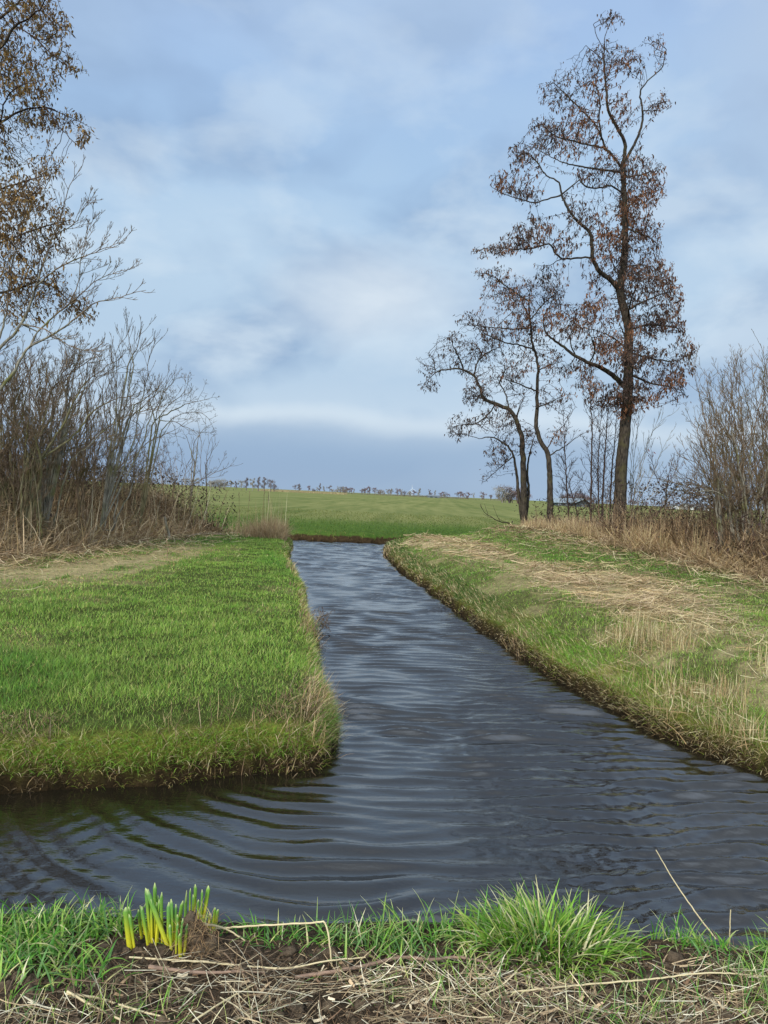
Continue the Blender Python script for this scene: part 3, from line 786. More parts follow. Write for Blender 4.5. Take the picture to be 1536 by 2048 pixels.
# --- reed stubble and bents on the right bank and bank brinks
g = Geo()
STUB = gp([(1190, 1290), (1240, 1280), (1330, 1330), (1450, 1370), (1560, 1420), (1640, 1560), (1536, 1552), (1420, 1516), (1330, 1478), (1250, 1436), (1170, 1380)], 0.2)
n = 20000
x = rng.uniform(1.6, 5, n); y = rng.uniform(5.0, 11, n)
ok = inpoly(x, y, STUB); x, y = x[ok], y[ok]
pt = fbm(x * 2.2, y * 2.2, 140, 2); ok = pt > rng.uniform(0.40, 0.70, len(x)); x, y = x[ok], y[ok]
sd = water_sdf(x, y); ok = sd > 0.04; x, y, sd = x[ok], y[ok], sd[ok]; n = len(x)
blades(g, base_at(x, y, sd), rng.normal(-1.9, 0.9, n), rng.uniform(.06, .34, n) * (.6 + .7 * fbm(x * 1.6, y * 1.6, 143, 2)), np.abs(rng.normal(.12, .2, n)), rng.normal(0.1, .25, n), rng.uniform(.0035, .007, n), pick(DRIES, n) * (.8 + .4 * fbm(x * 3, y * 3, 144, 2))[:, None], segs=4)
# a row of broken stalks standing along both waterlines
for which, cnt in ((2, 9000), (1, 7000)):
    lo_ = .50 if which == 2 else .42
    n = cnt
    y = sample_depth(n, 5, 30, 1.2)
    if which == 2: x = np.interp(y, [5.5, 7.5, 12, 25.4, 30], [3.2, 2.36, 1.57, 0.03, 0.1]) + rng.uniform(-.5, .8, n)
    else: x = np.interp(y, [5, 5.6, 7.9, 23.7, 27], [-0.6, -0.5, -0.68, -3.0, -3.6]) + rng.uniform(-.7, .45, n)
    sd = water_sdf(x, y); pt = fbm(x * 1.1, y * 0.9, 150 + which, 3)
    ok = (sd > -0.02) & (sd < 0.28) & (zone(x, y) == which) & (pt > rng.uniform(lo_, lo_ + .24, n)); x, y, sd = x[ok], y[ok], sd[ok]; n = len(x)
    e = 0.05; out_ = np.arctan2(-(water_sdf(x, y + e) - sd), -(water_sdf(x + e, y) - sd))
    blades(g, base_at(x, y, sd), out_ + rng.normal(0, .8, n), rng.uniform(.08, .28, n), rng.uniform(.0, .9, n), rng.normal(.4, .6, n), rng.uniform(.004, .007, n) * np.clip(y / 8, 1, 3), pick(np.vstack([DRIES[[0, 2, 3]], BROWNS]), n), segs=4)
# front brink of the left meadow: dead stems hanging over the cross ditch
n = 16000
x = rng.uniform(-3.6, -0.35, n); y = rng.uniform(4.6, 6.0, n); sd = water_sdf(x, y)
ok = (sd > 0.0) & (sd < 0.45) & (fbm(x * 2.5, y * 2.5, 160, 2) + 0.25 * sm(-1.3, -0.5, x) > rng.uniform(.40, .66, n)); x, y, sd = x[ok], y[ok], sd[ok]; n = len(x)
blades(g, base_at(x, y, sd), rng.normal(-1.4, 0.9, n), rng.uniform(.05, .20, n), rng.uniform(.3, 1.6, n), rng.normal(.5, .6, n), rng.uniform(.003, .0065, n), pick(np.vstack([DRIES[[0, 2, 3]], BROWNS]), n), segs=4)
# the shaggy corner where the two ditches meet
n = 800
cx_, cy_ = CL[0] - 0.12, CL[1] + 0.22
x = cx_ + rng.normal(0, .17, n); y = cy_ + rng.normal(0, .32, n); sd = water_sdf(x, y); ok = sd > 0.0; x, y, sd = x[ok], y[ok], sd[ok]; n = len(x)
blades(g, base_at(x, y, sd), rng.normal(-0.7, .8, n), rng.uniform(.08, .24, n), rng.uniform(.2, 1.0, n), rng.uniform(.3, 1.2, n), rng.uniform(.003, .006, n), pick(np.vstack([DRIES, BROWNS]), n), segs=5)
tag(link('reed_stubble', g.mesh('reed_stubble'), M_DRY), 'pale broken reed stubble standing along the water edge', 'reed stubble', kind='stuff')

# --- dead reeds and tangled stems at the foot of both hedges
g = Geo()
def thatch(x, y, ln, lean, bend, w, col, az=None, segs=5):
    sd = water_sdf(x, y); ok = (sd > 0.05) & (zone(x, y) != 3) & (zone(x, y) != 0)
    k = np.where(ok)[0]
    az = rng.uniform(0, TAU, len(x)) if az is None else az
    blades(g, base_at(x[k], y[k], sd[k]), az[k], ln[k], lean[k], bend[k], w[k], col[k], segs=segs)
# left: bent heap in front
def heap_of(n, y0, y1, edge, sgn, hmax, seed, wsc, pal):
    y = sample_depth(n, y0, y1, .9); off = rng.random(n) ** .8 * 2.4 - .25; x = edge(y) + sgn * off
    sd = water_sdf(x, y); ok = (sd > .2) & (zone(x, y) < 3) & (zone(x, y) > 0); x, y, sd, off = x[ok], y[ok], sd[ok], off[ok]; m = len(x)
    mound = hmax * sm(-.2, 1.5, off) * (.25 + 1.3 * fbm(x * .9, y * .9, seed, 3))
    z = height(x, y, sd) + mound * rng.uniform(.35, 1.0, m) + rng.uniform(.01, .08, m)
    straws(g, x, y, z, rng.uniform(.3, 1.15, m), rng.uniform(.005, .014, m) * y / wsc, rng.uniform(0, TAU, m), rng.normal(0, .42, m), pick(pal, m) * (.62 + .8 * fbm(x * 2, y * 2, seed + 2, 3))[:, None], bend=.5, segs=6)
heap_of(21000, 12, 29, HEDGE_LX, -1, 1.2, 175, 14, np.vstack([BROWNS[[0, 1, 3, 5, 5]], DRIES[[0, 2, 3, 3]]]))
heap_of(11000, 10.5, 22, HEDGE_RX, 1, .60, 195, 13, np.vstack([BROWNS[[1, 3, 5]], DRIES[[0, 2, 3, 3]]]))
n = 1500
y = sample_depth(n, 12, 29, 0.8); off = np.abs(rng.normal(0, 1.1, n)); x = HEDGE_LX(y) + 0.35 - off
thatch(x, y, rng.uniform(.35, 1.35, n), rng.uniform(0.1, 1.4, n), rng.uniform(-.3, 1.7, n), rng.uniform(.006, .020, n) * y / 14, pick(np.vstack([BROWNS, DRIES[[0, 2, 3]]]), n, [.10, .15, .10, .18, .06, .16, .09, .07, .09]) * 1.1 * (.7 + .75 * fbm(x * 1.5, y * 1.5, 172, 2))[:, None])
# left: upright brown tangle behind
n = 15000
y = sample_depth(n, 12.5, 30, 0.6); x = HEDGE_LX(y) - 0.9 - rng.random(n) ** 1.3 * 4.5
thatch(x, y, rng.uniform(.7, 2.3, n) * (0.55 + 0.9 * fbm(x * .6, y * .6, 170, 2)), np.abs(rng.normal(0.35, .6, n)), rng.choice([-1, 1], n) * rng.uniform(.2, 2.6, n), rng.uniform(.004, .010, n) * y / 15, pick(BROWNS, n, [.28, .20, .18, .14, .10, .10]) * (.8 + .6 * fbm(x * 1.3, y * 1.3, 174, 2))[:, None])
# pale upright canes and leaning sticks in front of the thicket
n = 170
y = sample_depth(n, 13, 28, 0.6); x = HEDGE_LX(y) - rng.random(n) * 1.6
thatch(x, y, rng.uniform(.9, 2.4, n), np.abs(rng.normal(.15, .3, n)), rng.normal(0, .3, n), rng.uniform(.010, .018, n) * y / 15, pick(np.array([L(182, 164, 128), L(160, 142, 104), L(150, 140, 92), L(196, 180, 146)]), n) * .9, segs=6)
# reeds at the left corner by the far ditch
n = 2600
y = rng.uniform(24.5, 27.8, n); x = np.interp(y, [24, 28], [-3.25, -3.75]) - np.abs(rng.normal(0, .75, n)) + 0.1
thatch(x, y, rng.uniform(.3, .95, n), np.abs(rng.normal(.22, .3, n)), rng.uniform(-.2, 1.7, n), rng.uniform(.009, .016, n), pick(np.vstack([DRIES[[0, 2, 3]], BROWNS[[1, 3, 3]]]), n) * (.75 + .5 * fbm(x * 2, y * 2, 177, 2))[:, None])
n = 40
y = rng.uniform(25.5, 27.8, n); x = rng.uniform(-4.4, -3.4, n)
thatch(x, y, rng.uniform(1.0, 1.9, n), np.abs(rng.normal(.06, .06, n)), rng.uniform(.0, .35, n), rng.uniform(.012, .018, n), pick(DRIES, n))
# right: upright tan reeds below the tall alder
n = 9000
y = rng.uniform(17.0, 31, n); x = HEDGE_RX(y) + np.abs(rng.normal(0, 0.75, n)) - 0.1
ok = fbm(x * .9, y * .7, 182, 3) > rng.uniform(.44, .64, n); x, y = x[ok], y[ok]; n = len(x)
thatch(x, y, rng.uniform(.25, 1.1, n) * (0.35 + 1.0 * fbm(x * .8, y * .8, 180, 2)) * (1 - .35 * sm(25, 29, y)), np.abs(rng.normal(.2, .32, n)), rng.uniform(-.4, 1.5, n), rng.uniform(.007, .013, n) * y / 19, pick(np.vstack([DRIES[[0, 1, 3]], BROWNS[[1, 3]]]), n) * (.75 + .5 * fbm(x * 1.2, y * 1.2, 186, 2))[:, None])
# right: bent heap at the foot of the bare shrub
n = 2500
y = sample_depth(n, 10.5, 21, 0.8); x = HEDGE_RX(y) - 0.55 + np.abs(rng.normal(0, 1.0, n))
thatch(x, y, rng.uniform(.3, .95, n), rng.uniform(.2, 1.1, n), rng.uniform(.3, 2.0, n), rng.uniform(.005, .010, n) * y / 13, pick(np.vstack([DRIES[[0, 2, 3]], BROWNS]), n))
# right: brown tangle behind it
n = 13000
y = sample_depth(n, 11, 24, 0.6); x = HEDGE_RX(y) + 0.6 + rng.random(n) ** 1.2 * 4.0
thatch(x, y, rng.uniform(.5, 1.6, n) * (0.4 + 1.1 * fbm(x * .8, y * .8, 190, 2)), np.abs(rng.normal(.35, .6, n)), rng.choice([-1, 1], n) * rng.uniform(.2, 2.4, n), rng.uniform(.005, .010, n) * y / 14, pick(BROWNS, n, [.26, .20, .20, .14, .12, .08]) * (.75 + .8 * fbm(x * 1.4, y * 1.4, 192, 2))[:, None])
n = 4500
y = rng.uniform(22, 33, n); x = HEDGE_RX(y) + 0.6 + rng.random(n) * 4.5
thatch(x, y, rng.uniform(.25, .8, n), np.abs(rng.normal(.15, .3, n)), rng.uniform(-.3, 1.5, n), rng.uniform(.010, .018, n), pick(BROWNS, n))
tag(link('dead_reeds', g.mesh('dead_reeds'), M_DRY), 'dead brown reeds and bent stems tangled at the hedge feet', 'reeds', kind='stuff')

# --- bramble: arching canes with dark leaves through the hedges
g = Geo()
def bramble(x, y, h0, h1, n_leaf, size):
    n = len(x); sd = water_sdf(x, y); ok = (sd > 0.1) & (zone(x, y) != 3); x, y, sd = x[ok], y[ok], sd[ok]; n = len(x)
    blades(g, base_at(x, y, sd), rng.uniform(0, TAU, n), rng.uniform(h0, h1, n) * 1.3, rng.uniform(0.0, .5, n), rng.uniform(.8, 2.2, n), rng.uniform(.008, .014, n) * np.clip(y / 15, 1, 2), pick(np.array([L(78, 52, 44), L(92, 70, 54), L(70, 62, 46)]), n), segs=7, twist=rng.uniform(-.3, .3, n))
    m = n * n_leaf; k = rng.integers(0, n, m)
    lx = x[k] + rng.normal(0, .45, m); ly = y[k] + rng.normal(0, .45, m)
    lz = height(lx, ly) + rng.uniform(h0 * 0.35, h1 * 0.95, m)
    B = np.stack([lx, ly, lz], 1)
    ss = size * rng.uniform(.6, 1.4, m)
    blades(g, B, rng.uniform(0, TAU, m), ss, rng.uniform(.4, 2.2, m), rng.uniform(-.4, .9, m), ss * .62, pick(np.array([L(66, 54, 42), L(80, 66, 48), L(62, 46, 42), L(92, 80, 58)]), m) * 0.8, segs=3)
n = 2000
y = sample_depth(n, 14, 31, 0.4); x = HEDGE_LX(y) - 1.3 - rng.random(n) * 4.2
bramble(x, y, .8, 2.3, 17, .085)
n = 230
y = rng.uniform(25, 30, n); x = -5.6 - rng.random(n) * 3.0
bramble(x, y, .8, 1.9, 13, .085)
n = 1700
y = sample_depth(n, 12, 24, 0.4); x = HEDGE_RX(y) + 0.3 + rng.random(n) * 3.5
bramble(x, y, .8, 1.9, 6, .075)
n = 130
y = rng.uniform(26, 33, n); x = HEDGE_RX(y) + 0.5 + rng.random(n) * 4.0
bramble(x, y, .5, 1.3, 9, .10)
tag(link('bramble_thicket', g.mesh('bramble_thicket'), M_DRY), 'dark bramble thicket with shrivelled leaves inside the hedges', 'bramble', kind='stuff')
# ------------------------------------------------------------------ trees
M_ALDER = mat_bark('alder_bark', L(28, 24, 21, .8), L(86, 76, 62, .85), L(80, 74, 46, .8), 0.2, 16)
M_ALDER_TWIG = mat_bark('alder_twig', L(44, 34, 30, .8), L(84, 68, 58, .8), None, 0, 10, 0.2)
M_GREY = mat_bark('grey_bark', L(82, 76, 64, .8), L(160, 152, 132, .85), L(120, 116, 70, .8), 0.35, 12)
M_MOSSY = mat_bark('mossy_bark', L(80, 74, 52, .8), L(136, 126, 92, .85), L(108, 104, 60, .8), 0.4, 12)
M_BROWNTWIG = mat_bark('brown_twig', L(78, 64, 50, .8), L(144, 122, 96, .85), L(96, 88, 54, .8), 0.35, 9, 0.2)
M_PALETWIG = mat_bark('pale_twig', L(112, 100, 82, .8), L(176, 162, 136, .85), L(130, 122, 80, .8), 0.3, 9, 0.2)
M_LEAF = mat_leaf('withered_leaf', 0.3, 0.7, 0.15, 0.3, 4)

def tree_object(name, label, cat, base, t, thr, mtrunk, mtwig, foliage=None, group=None, ksmall=3):
    """an Empty at the foot with the children trunk, crown and foliage"""
    base = np.array(base, float)
    root = empty(name, base); tag(root, label, cat, group)
    P = t.pos - base
    thick = t.rad > thr
    g = Geo(); tube_geo(g, P, t.par, t.rad, thick, 8, (1, 1, 1))
    if g.n:
        o = bpy.data.objects.new('trunk', g.mesh('trunk', True)); C.objects.link(o); o.parent = root; o.data.materials.append(mtrunk)
    g = Geo(); tube_geo(g, P, t.par, t.rad, ~thick, ksmall, (1, 1, 1))
    if g.n:
        o = bpy.data.objects.new('crown', g.mesh('crown', True)); C.objects.link(o); o.parent = root; o.data.materials.append(mtwig)
    if foliage is not None and foliage.n:
        for v in foliage.V: v -= base.astype(np.float32)
        o = bpy.data.objects.new('foliage', foliage.mesh('foliage')); C.objects.link(o); o.parent = root; o.data.materials.append(M_LEAF)
    return root
def hang_leaves(t, rmax, per, size, palette, prob, dense=None, hang=(2.0, 3.1), ratio=0.36, spread=0.05, clump=0.5, seed=0, pal2=None):
    """withered leaves and catkins hanging from the thin twigs"""
    g = Geo()
    k = np.where((t.rad < rmax) & (t.par >= 0))[0]
    p = t.pos[k]
    cl = 0.5 * fbm(p[:, 0] * clump + p[:, 1] * .3, p[:, 2] * clump, 200 + seed, 3) + 0.5 * fbm(p[:, 0] * clump * 3, p[:, 2] * clump * 3, 210 + seed, 2)
    pr = prob * sm(0.30, 0.62, cl)
    if dense is not None: pr = pr * dense(p)
    cnt = rng.poisson(np.clip(pr, 0, 3) * per)
    kk = np.repeat(np.arange(len(k)), cnt); n = len(kk)
    if n == 0: return g
    B = p[kk] + rng.normal(0, spread, (n, 3))
    ln = size * rng.uniform(.55, 1.4, n)
    col = pick(palette, n)
    if pal2 is not None:
        w = sm(0.44, 0.60, fbm(B[:, 0] * .9, B[:, 2] * .9, 230 + seed, 2)) * 0.8
        col = np.where((rng.random(n) < w)[:, None], pick(pal2, n), col)
    blades(g, B, rng.uniform(0, TAU, n), ln, rng.uniform(*hang, n), rng.normal(0, .5, n), ln * ratio * rng.uniform(.7, 1.3, n), col, segs=3)
    return g
def limb(pix, y0, dz=0.0, y1=None):
    """photo outline of a limb given its own depth: y0 at its foot, drifting by dz towards its tip"""
    m = len(pix); f = np.linspace(0, 1, m)
    return [D(px, py, y0 + dz * ff) for (px, py), ff in zip(pix, f)]
def blobs_to_points(blobs, y0, per, depth, seed=0):
    r = np.random.default_rng(seed); out = []
    for b in blobs:
        cx, cy, rx, ry = b[:4]; k = b[4] if len(b) > 4 else 1.0; dy = b[5] if len(b) > 5 else None
        sc_ = y0 / FPX
        n = int(max(4, per * k * (rx * sc_) * (ry * sc_)))
        q = r.normal(0, 1, (n, 3)); q /= np.linalg.norm(q, axis=1, keepdims=True); q *= r.random((n, 1)) ** 0.42
        cy0 = r.uniform(-depth, depth) if dy is None else dy
        for a, bb, cc in q:
            out.append(D(cx + a * rx, cy + bb * ry, y0 + cy0 * 0.75 + cc * max(0.5, min(rx, ry) * sc_ * 1.5)))
    return np.array(out)

RUST = np.array([L(122, 82, 56), L(108, 72, 50), L(138, 98, 68)]) * .95
DARKRED = np.array([L(76, 58, 48), L(66, 52, 44), L(90, 70, 56), L(58, 48, 42)]) * 0.75
OCHRE = np.array([L(136, 106, 60), L(122, 92, 54), L(116, 102, 62), L(100, 82, 54)]) * 1.05
OLIVE = np.array([L(122, 96, 58), L(98, 76, 48), L(140, 110, 66)]) * 1.05

# ---------- tall alder
YA = 30.0
t = Tree()
trunk = [(1236, 1092), (1238, 1040), (1241, 985), (1243, 930), (1250, 860), (1256, 780), (1257, 700), (1257, 655), (1249, 620), (1240, 583), (1246, 540), (1250, 490), (1250, 420), (1247, 370), (1246, 330)]
t.add_line(limb(trunk, YA, 0.3), 0.16, 0.27, 0.09, 0.008)
TL = [
 ([(1246, 330), (1250, 300), (1248, 280), (1228, 245), (1215, 215), (1213, 185), (1210, 150), (1208, 115), (1209, 80), (1218, 50), (1232, 30)], -0.5, .075, .008),
 ([(1246, 328), (1268, 290), (1282, 255), (1285, 220), (1280, 188), (1290, 168), (1308, 150), (1325, 133), (1332, 100)], 0.6, .06, .008),
 ([(1285, 222), (1300, 222), (1323, 220), (1343, 208)], 0.4, .02, .006),
 ([(1210, 100), (1195, 75), (1187, 50)], 0.1, .014, .005),
 ([(1208, 120), (1190, 105), (1172, 92)], 0.4, .014, .005),
 ([(1244, 335), (1213, 299), (1183, 291), (1158, 285), (1135, 279), (1112, 272), (1085, 250)], -1.4, .05, .007),
 ([(1213, 299), (1203, 275), (1188, 245), (1163, 220), (1138, 195), (1108, 165)], 0.9, .035, .006),
 ([(1203, 275), (1198, 240), (1200, 205), (1192, 170)], -0.6, .02, .006),
 ([(1246, 345), (1193, 338), (1158, 332), (1133, 327), (1108, 317), (1078, 300), (1048, 288)], 1.3, .045, .007),
 ([(1247, 388), (1223, 372), (1193, 376), (1168, 370), (1150, 348), (1130, 345)], -0.8, .032, .007),
 ([(1240, 582), (1221, 560), (1198, 542), (1187, 519), (1184, 495), (1180, 467), (1160, 446), (1148, 435), (1135, 415), (1123, 388), (1118, 365), (1094, 352), (1078, 330), (1060, 308)], -1.5, .10, .008),
 ([(1122, 390), (1095, 398), (1068, 405), (1038, 397), (1008, 388), (983, 374)], -0.4, .035, .006),
 ([(1138, 424), (1118, 429), (1088, 436)], 0.8, .018, .006),
 ([(1186, 515), (1155, 516), (1120, 519), (1095, 532), (1070, 529)], 1.0, .04, .007),
 ([(1125, 518), (1112, 508), (1098, 488), (1068, 496), (1028, 499), (985, 495), (945, 504)], -0.8, .035, .006),
 ([(1247, 772), (1230, 754), (1207, 738), (1179, 726), (1151, 712), (1123, 691), (1100, 675), (1087, 654), (1089, 630), (1105, 606)], -1.6, .105, .010),
 ([(1151, 712), (1140, 680), (1150, 650), (1170, 625)], 0.8, .03, .006),
 ([(1179, 726), (1190, 700), (1180, 670)], -1.0, .025, .006),
 ([(1256, 700), (1225, 675), (1190, 660), (1150, 655)], 1.4, .035, .006),
 ([(1250, 355), (1290, 347), (1326, 330)], -0.9, .035, .006),
 ([(1250, 405), (1288, 388), (1328, 378)], 1.0, .035, .006),
 ([(1250, 455), (1288, 470), (1322, 492)], -1.0, .035, .006),
 ([(1247, 535), (1290, 530), (1330, 548)], 1.2, .04, .006),
 ([(1250, 622), (1295, 600), (1338, 585), (1362, 600)], -1.3, .045, .006),
 ([(1257, 660), (1300, 650), (1350, 655), (1372, 668)], 1.0, .04, .006),
 ([(1257, 705), (1300, 716), (1350, 722), (1396, 700)], 0.7, .045, .006),
 ([(1257, 748), (1308, 768), (1355, 778), (1374, 796)], -1.4, .05, .006),
 ([(1256, 790), (1285, 800), (1310, 815)], 1.1, .03, .006),
 ([(1253, 800), (1225, 795), (1195, 805), (1180, 822)], -0.9, .03, .006),
 ([(1250, 480), (1225, 470), (1205, 450), (1195, 425)], 1.2, .03, .006),
 ([(1244, 560), (1228, 535), (1220, 505)], 1.6, .03, .006),
 ([(1256, 640), (1262, 600), (1280, 560)], -2.2, .04, .006),
 ([(1250, 440), (1240, 400), (1262, 380)], 2.2, .04, .006),
 ([(1257, 700), (1245, 660), (1230, 630)], 2.6, .04, .006),
]
for px, dz, r0, r1 in TL: t.add_line(limb(px, YA + 0.2, dz), 0.16, r0, r1, 0.010)
B = [(1220, 40, 30, 26, .8), (1215, 112, 44, 36, 1.2), (1310, 88, 28, 26, 1.0), (1318, 125, 22, 26, .8), (1262, 122, 36, 32, 1.0), (1150, 150, 46, 36, .7), (1118, 190, 50, 36, .7), (1190, 172, 36, 34, .9),
     (1318, 206, 30, 26, .6), (1250, 215, 28, 40, .7), (1098, 262, 46, 40, .9), (1160, 232, 46, 36, .9), (1150, 288, 52, 30, 1.2), (1055, 312, 44, 34, 1.0), (1022, 362, 44, 30, .8), (1060, 385, 38, 20, .9), (1240, 330, 44, 30, 1.3),
     (1290, 340, 36, 32, 1.2), (1308, 388, 26, 28, 1.0), (1190, 358, 46, 26, 1.1), (1272, 400, 44, 44, 1.1), (1200, 425, 38, 40, .6), (1145, 398, 22, 24, .5), (1290, 470, 42, 44, 1.1), (1228, 490, 44, 46, 1.0), (1070, 462, 44, 34, .8),
     (990, 500, 52, 18, 1.0), (1042, 482, 46, 26, 1.2), (1132, 484, 28, 30, .7), (1300, 560, 60, 54, 1.2), (1192, 560, 30, 30, .7), (1338, 600, 34, 52, 1.1), (1290, 640, 56, 48, 1.1), (1200, 620, 56, 42, .9), (1122, 640, 52, 44, 1.2),
     (1190, 682, 56, 34, .9), (1330, 728, 66, 42, 1.3), (1285, 780, 58, 36, 1.0), (1218, 800, 48, 26, 1.2), (1180, 770, 34, 30, .6), (1366, 700, 30, 30, 1.0), (1352, 792, 24, 28, .9), (1255, 560, 30, 60, .8, 2.2), (1250, 345, 20, 28, 2.5, .2), (1250, 500, 18, 44, 2.2, .1), (1246, 590, 20, 26, 2.0, .2), (1256, 730, 22, 40, 2.0, .2), (1252, 815, 26, 36, 2.0, .2), (1215, 330, 40, 22, 1.2), (1330, 650, 46, 34, 1.1), (1345, 755, 40, 26, 1.3), (1100, 560, 40, 26, .6), (1165, 440, 36, 30, .6), (1225, 700, 36, 30, .8), (1150, 745, 40, 24, .6), (1262, 690, 40, 50, .8, -2.2), (1252, 420, 30, 60, .8, 2.0)]
att = blobs_to_points(B, YA, 310, 2.0, 1)
t.colonize(att, 2.2, 0.10, 0.085, 60, (0, 0, 0.03), 0.22)
t.radii(0.0055, 0.27, .345)
fol = hang_leaves(t, 0.018, 1.35, 0.13, DARKRED * 2.0, 1.15, lambda p: 1.25 - .65 * sm(12, 19, p[:, 2]), (1.9, 3.1), 0.40, 0.06, 0.5, 1, RUST)
alder = tree_object('alder_tree', 'tallest alder with a thick straight trunk and hanging rust brown dead leaves', 'tree', D(1236, 1092, YA), t, 0.022, M_ALDER, M_ALDER_TWIG, fol)
print('tall alder', len(t.pos), fol.n)

# ---------- the alder leaning left, with several stems
YB = 32.0
t = Tree()
t.add_line(limb([(1050, 1078), (1049, 1040), (1048, 1000), (1047, 950), (1045, 905), (1043, 873), (1032, 840), (1018, 819), (992, 808), (967, 796), (960, 775), (948, 752), (927, 740), (904, 738), (870, 746), (842, 776)], YB, -0.8), 0.16, 0.17, 0.008, 0.012)
for px, dz, r0, r1 in [
 ([(1046, 1045), (1037, 990), (1034, 955), (1027, 912), (1011, 888), (983, 874), (958, 876), (930, 868)], 0.9, .085, .008),
 ([(1052, 1030), (1057, 985), (1055, 943), (1058, 915), (1067, 880), (1080, 850)], 0.6, .075, .008),
 ([(1027, 912), (1012, 925), (995, 940), (975, 958)], -0.5, .03, .006),
 ([(927, 740), (918, 715), (905, 690), (903, 665)], -0.7, .035, .006),
 ([(948, 752), (955, 725), (975, 705), (1000, 695)], 1.0, .035, .006),
 ([(1032, 840), (1040, 812), (1050, 792)], -1.0, .04, .006),
 ([(992, 808), (975, 830), (950, 848), (920, 850), (900, 858)], -1.0, .03, .006),
 ([(967, 796), (945, 792), (925, 800)], 1.2, .025, .006),
 ([(870, 746), (868, 725), (858, 705)], .5, .018, .006),
 ([(1018, 819), (1012, 790), (1000, 765), (1010, 740)], 1.4, .03, .006)]:
    t.add_line(limb(px, YB, dz), 0.16, r0, r1, 0.010)
B = [(905, 690, 42, 32, 1.1), (868, 728, 40, 28, 1.2), (858, 768, 24, 18, 1.2), (930, 720, 36, 36, 1.0), (972, 702, 46, 42, 1.1), (958, 790, 40, 32, 1.0), (928, 850, 40, 26, .9), (990, 842, 40, 36, .9), (913, 866, 22, 18, 1.0),
     (1000, 900, 36, 28, .8), (985, 940, 22, 24, 1.0), (968, 958, 14, 12, 1.2), (1042, 790, 30, 32, .8), (1062, 880, 28, 34, .8), (1010, 750, 40, 40, .8, 1.5), (960, 760, 40, 40, .7, -1.5), (1020, 860, 30, 40, .7, 1.6)]
t.colonize(blobs_to_points(B, YB, 340, 1.6, 2), 2.2, 0.10, 0.085, 60, (0, 0, 0.02), 0.22)
t.radii(0.0062, 0.17, .32)
fol = hang_leaves(t, 0.016, 1.4, 0.11, DARKRED * 1.75, .95, None, (1.9, 3.1), 0.42, 0.06, 0.6, 2, DARKRED)
tree_object('alder_tree', 'crooked alder with several stems whose crown leans out over the water', 'tree', D(1050, 1078, YB), t, 0.02, M_ALDER, M_ALDER_TWIG, fol)

# ---------- the slim alder between the two
YC = 31.0
t = Tree()
t.add_line(limb([(1100, 1082), (1100, 1040), (1100, 990), (1099, 943), (1095, 906), (1081, 882), (1072, 854), (1074, 817), (1074, 780), (1076, 742), (1072, 710), (1065, 686), (1060, 640), (1058, 603), (1062, 575)], YC, 0.5), 0.16, 0.15, 0.010, 0.010)
for px, dz, r0, r1 in [
 ([(1074, 782), (1045, 771), (1010, 758), (990, 754), (965, 760)], -1.0, .035, .006),
 ([(1062, 655), (1025, 658), (978, 654), (940, 650), (920, 655)], 0.9, .035, .006),
 ([(1058, 603), (1020, 578), (985, 553), (955, 545)], -.6, .03, .006),
 ([(1060, 640), (1085, 610), (1110, 588), (1125, 575)], .9, .03, .006),
 ([(1068, 700), (1040, 690), (1010, 685), (970, 668)], -1.3, .03, .006),
 ([(1076, 742), (1100, 730), (1130, 722)], 1.2, .03, .006),
 ([(1073, 815), (1100, 805), (1130, 790)], -1.0, .03, .006),
 ([(1097, 912), (1130, 893), (1160, 870), (1190, 858)], .8, .028, .005),
 ([(1094, 900), (1110, 870), (1128, 850), (1150, 815)], -.8, .022, .005),
 ([(1060, 640), (1045, 605), (1035, 575)], 1.5, .03, .006)]:
    t.add_line(limb(px, YC + 0.1, dz), 0.16, r0, r1, 0.010)
B = [(1065, 582, 56, 32, 1.3), (1002, 590, 46, 34, .9), (960, 546, 22, 10, .8), (1000, 548, 44, 20, .8), (940, 642, 36, 26, 1.0), (985, 660, 42, 30, 1.0), (1050, 650, 42, 38, 1.1), (1110, 590, 26, 32, 1.0), (1108, 728, 32, 38, .9), (1040, 722, 36, 32, .9), (1100, 800, 38, 36, .8),
     (1112, 872, 26, 26, .8), (1075, 690, 30, 44, .8, 1.6), (1040, 620, 36, 40, .8, -1.6), (1135, 800, 20, 26, .6)]
t.colonize(blobs_to_points(B, YC, 340, 1.6, 3), 2.2, 0.10, 0.085, 60, (0, 0, 0.03), 0.22)
t.radii(0.0062, 0.15, .32)
fol = hang_leaves(t, 0.016, 1.4, 0.11, DARKRED * 1.75, .95, None, (1.9, 3.1), 0.42, 0.06, 0.6, 3, RUST)
tree_object('alder_tree', 'slim wavy alder with one stem standing between the crooked and the tallest alder', 'tree', D(1100, 1082, YC), t, 0.02, M_ALDER, M_ALDER_TWIG, fol)

# ---------- saplings between the alders: thin straight stems with fine twigs
SAP = [
 ([(1140, 1075), (1135, 1000), (1131, 930), (1128, 860), (1127, 800)], 30.6, .030, 'thin bare sapling with a straight stem, nearest the slim alder'),
 ([(1162, 1075), (1150, 1010), (1135, 960), (1122, 905)], 31.4, .024, 'low sapling slanting towards the slim alder'),
 ([(1182, 1080), (1182, 1000), (1183, 920), (1184, 850), (1180, 780), (1183, 725)], 29.6, .036, 'tall straight sapling halfway between slim and tallest alder'),
 ([(1203, 1085), (1205, 1000), (1209, 920), (1214, 850), (1220, 790)], 30.2, .042, 'forked sapling with a stout reddish stem near the tallest alder'),
 ([(1200, 1085), (1198, 1020), (1196, 940), (1200, 870), (1206, 810)], 31.2, .030, 'sapling leaning slightly behind the stout reddish sapling'),
 ([(1222, 1085), (1220, 1010), (1224, 940), (1230, 870), (1236, 800)], 31.0, .034, 'sapling growing tight against the trunk of the tallest alder'),
]
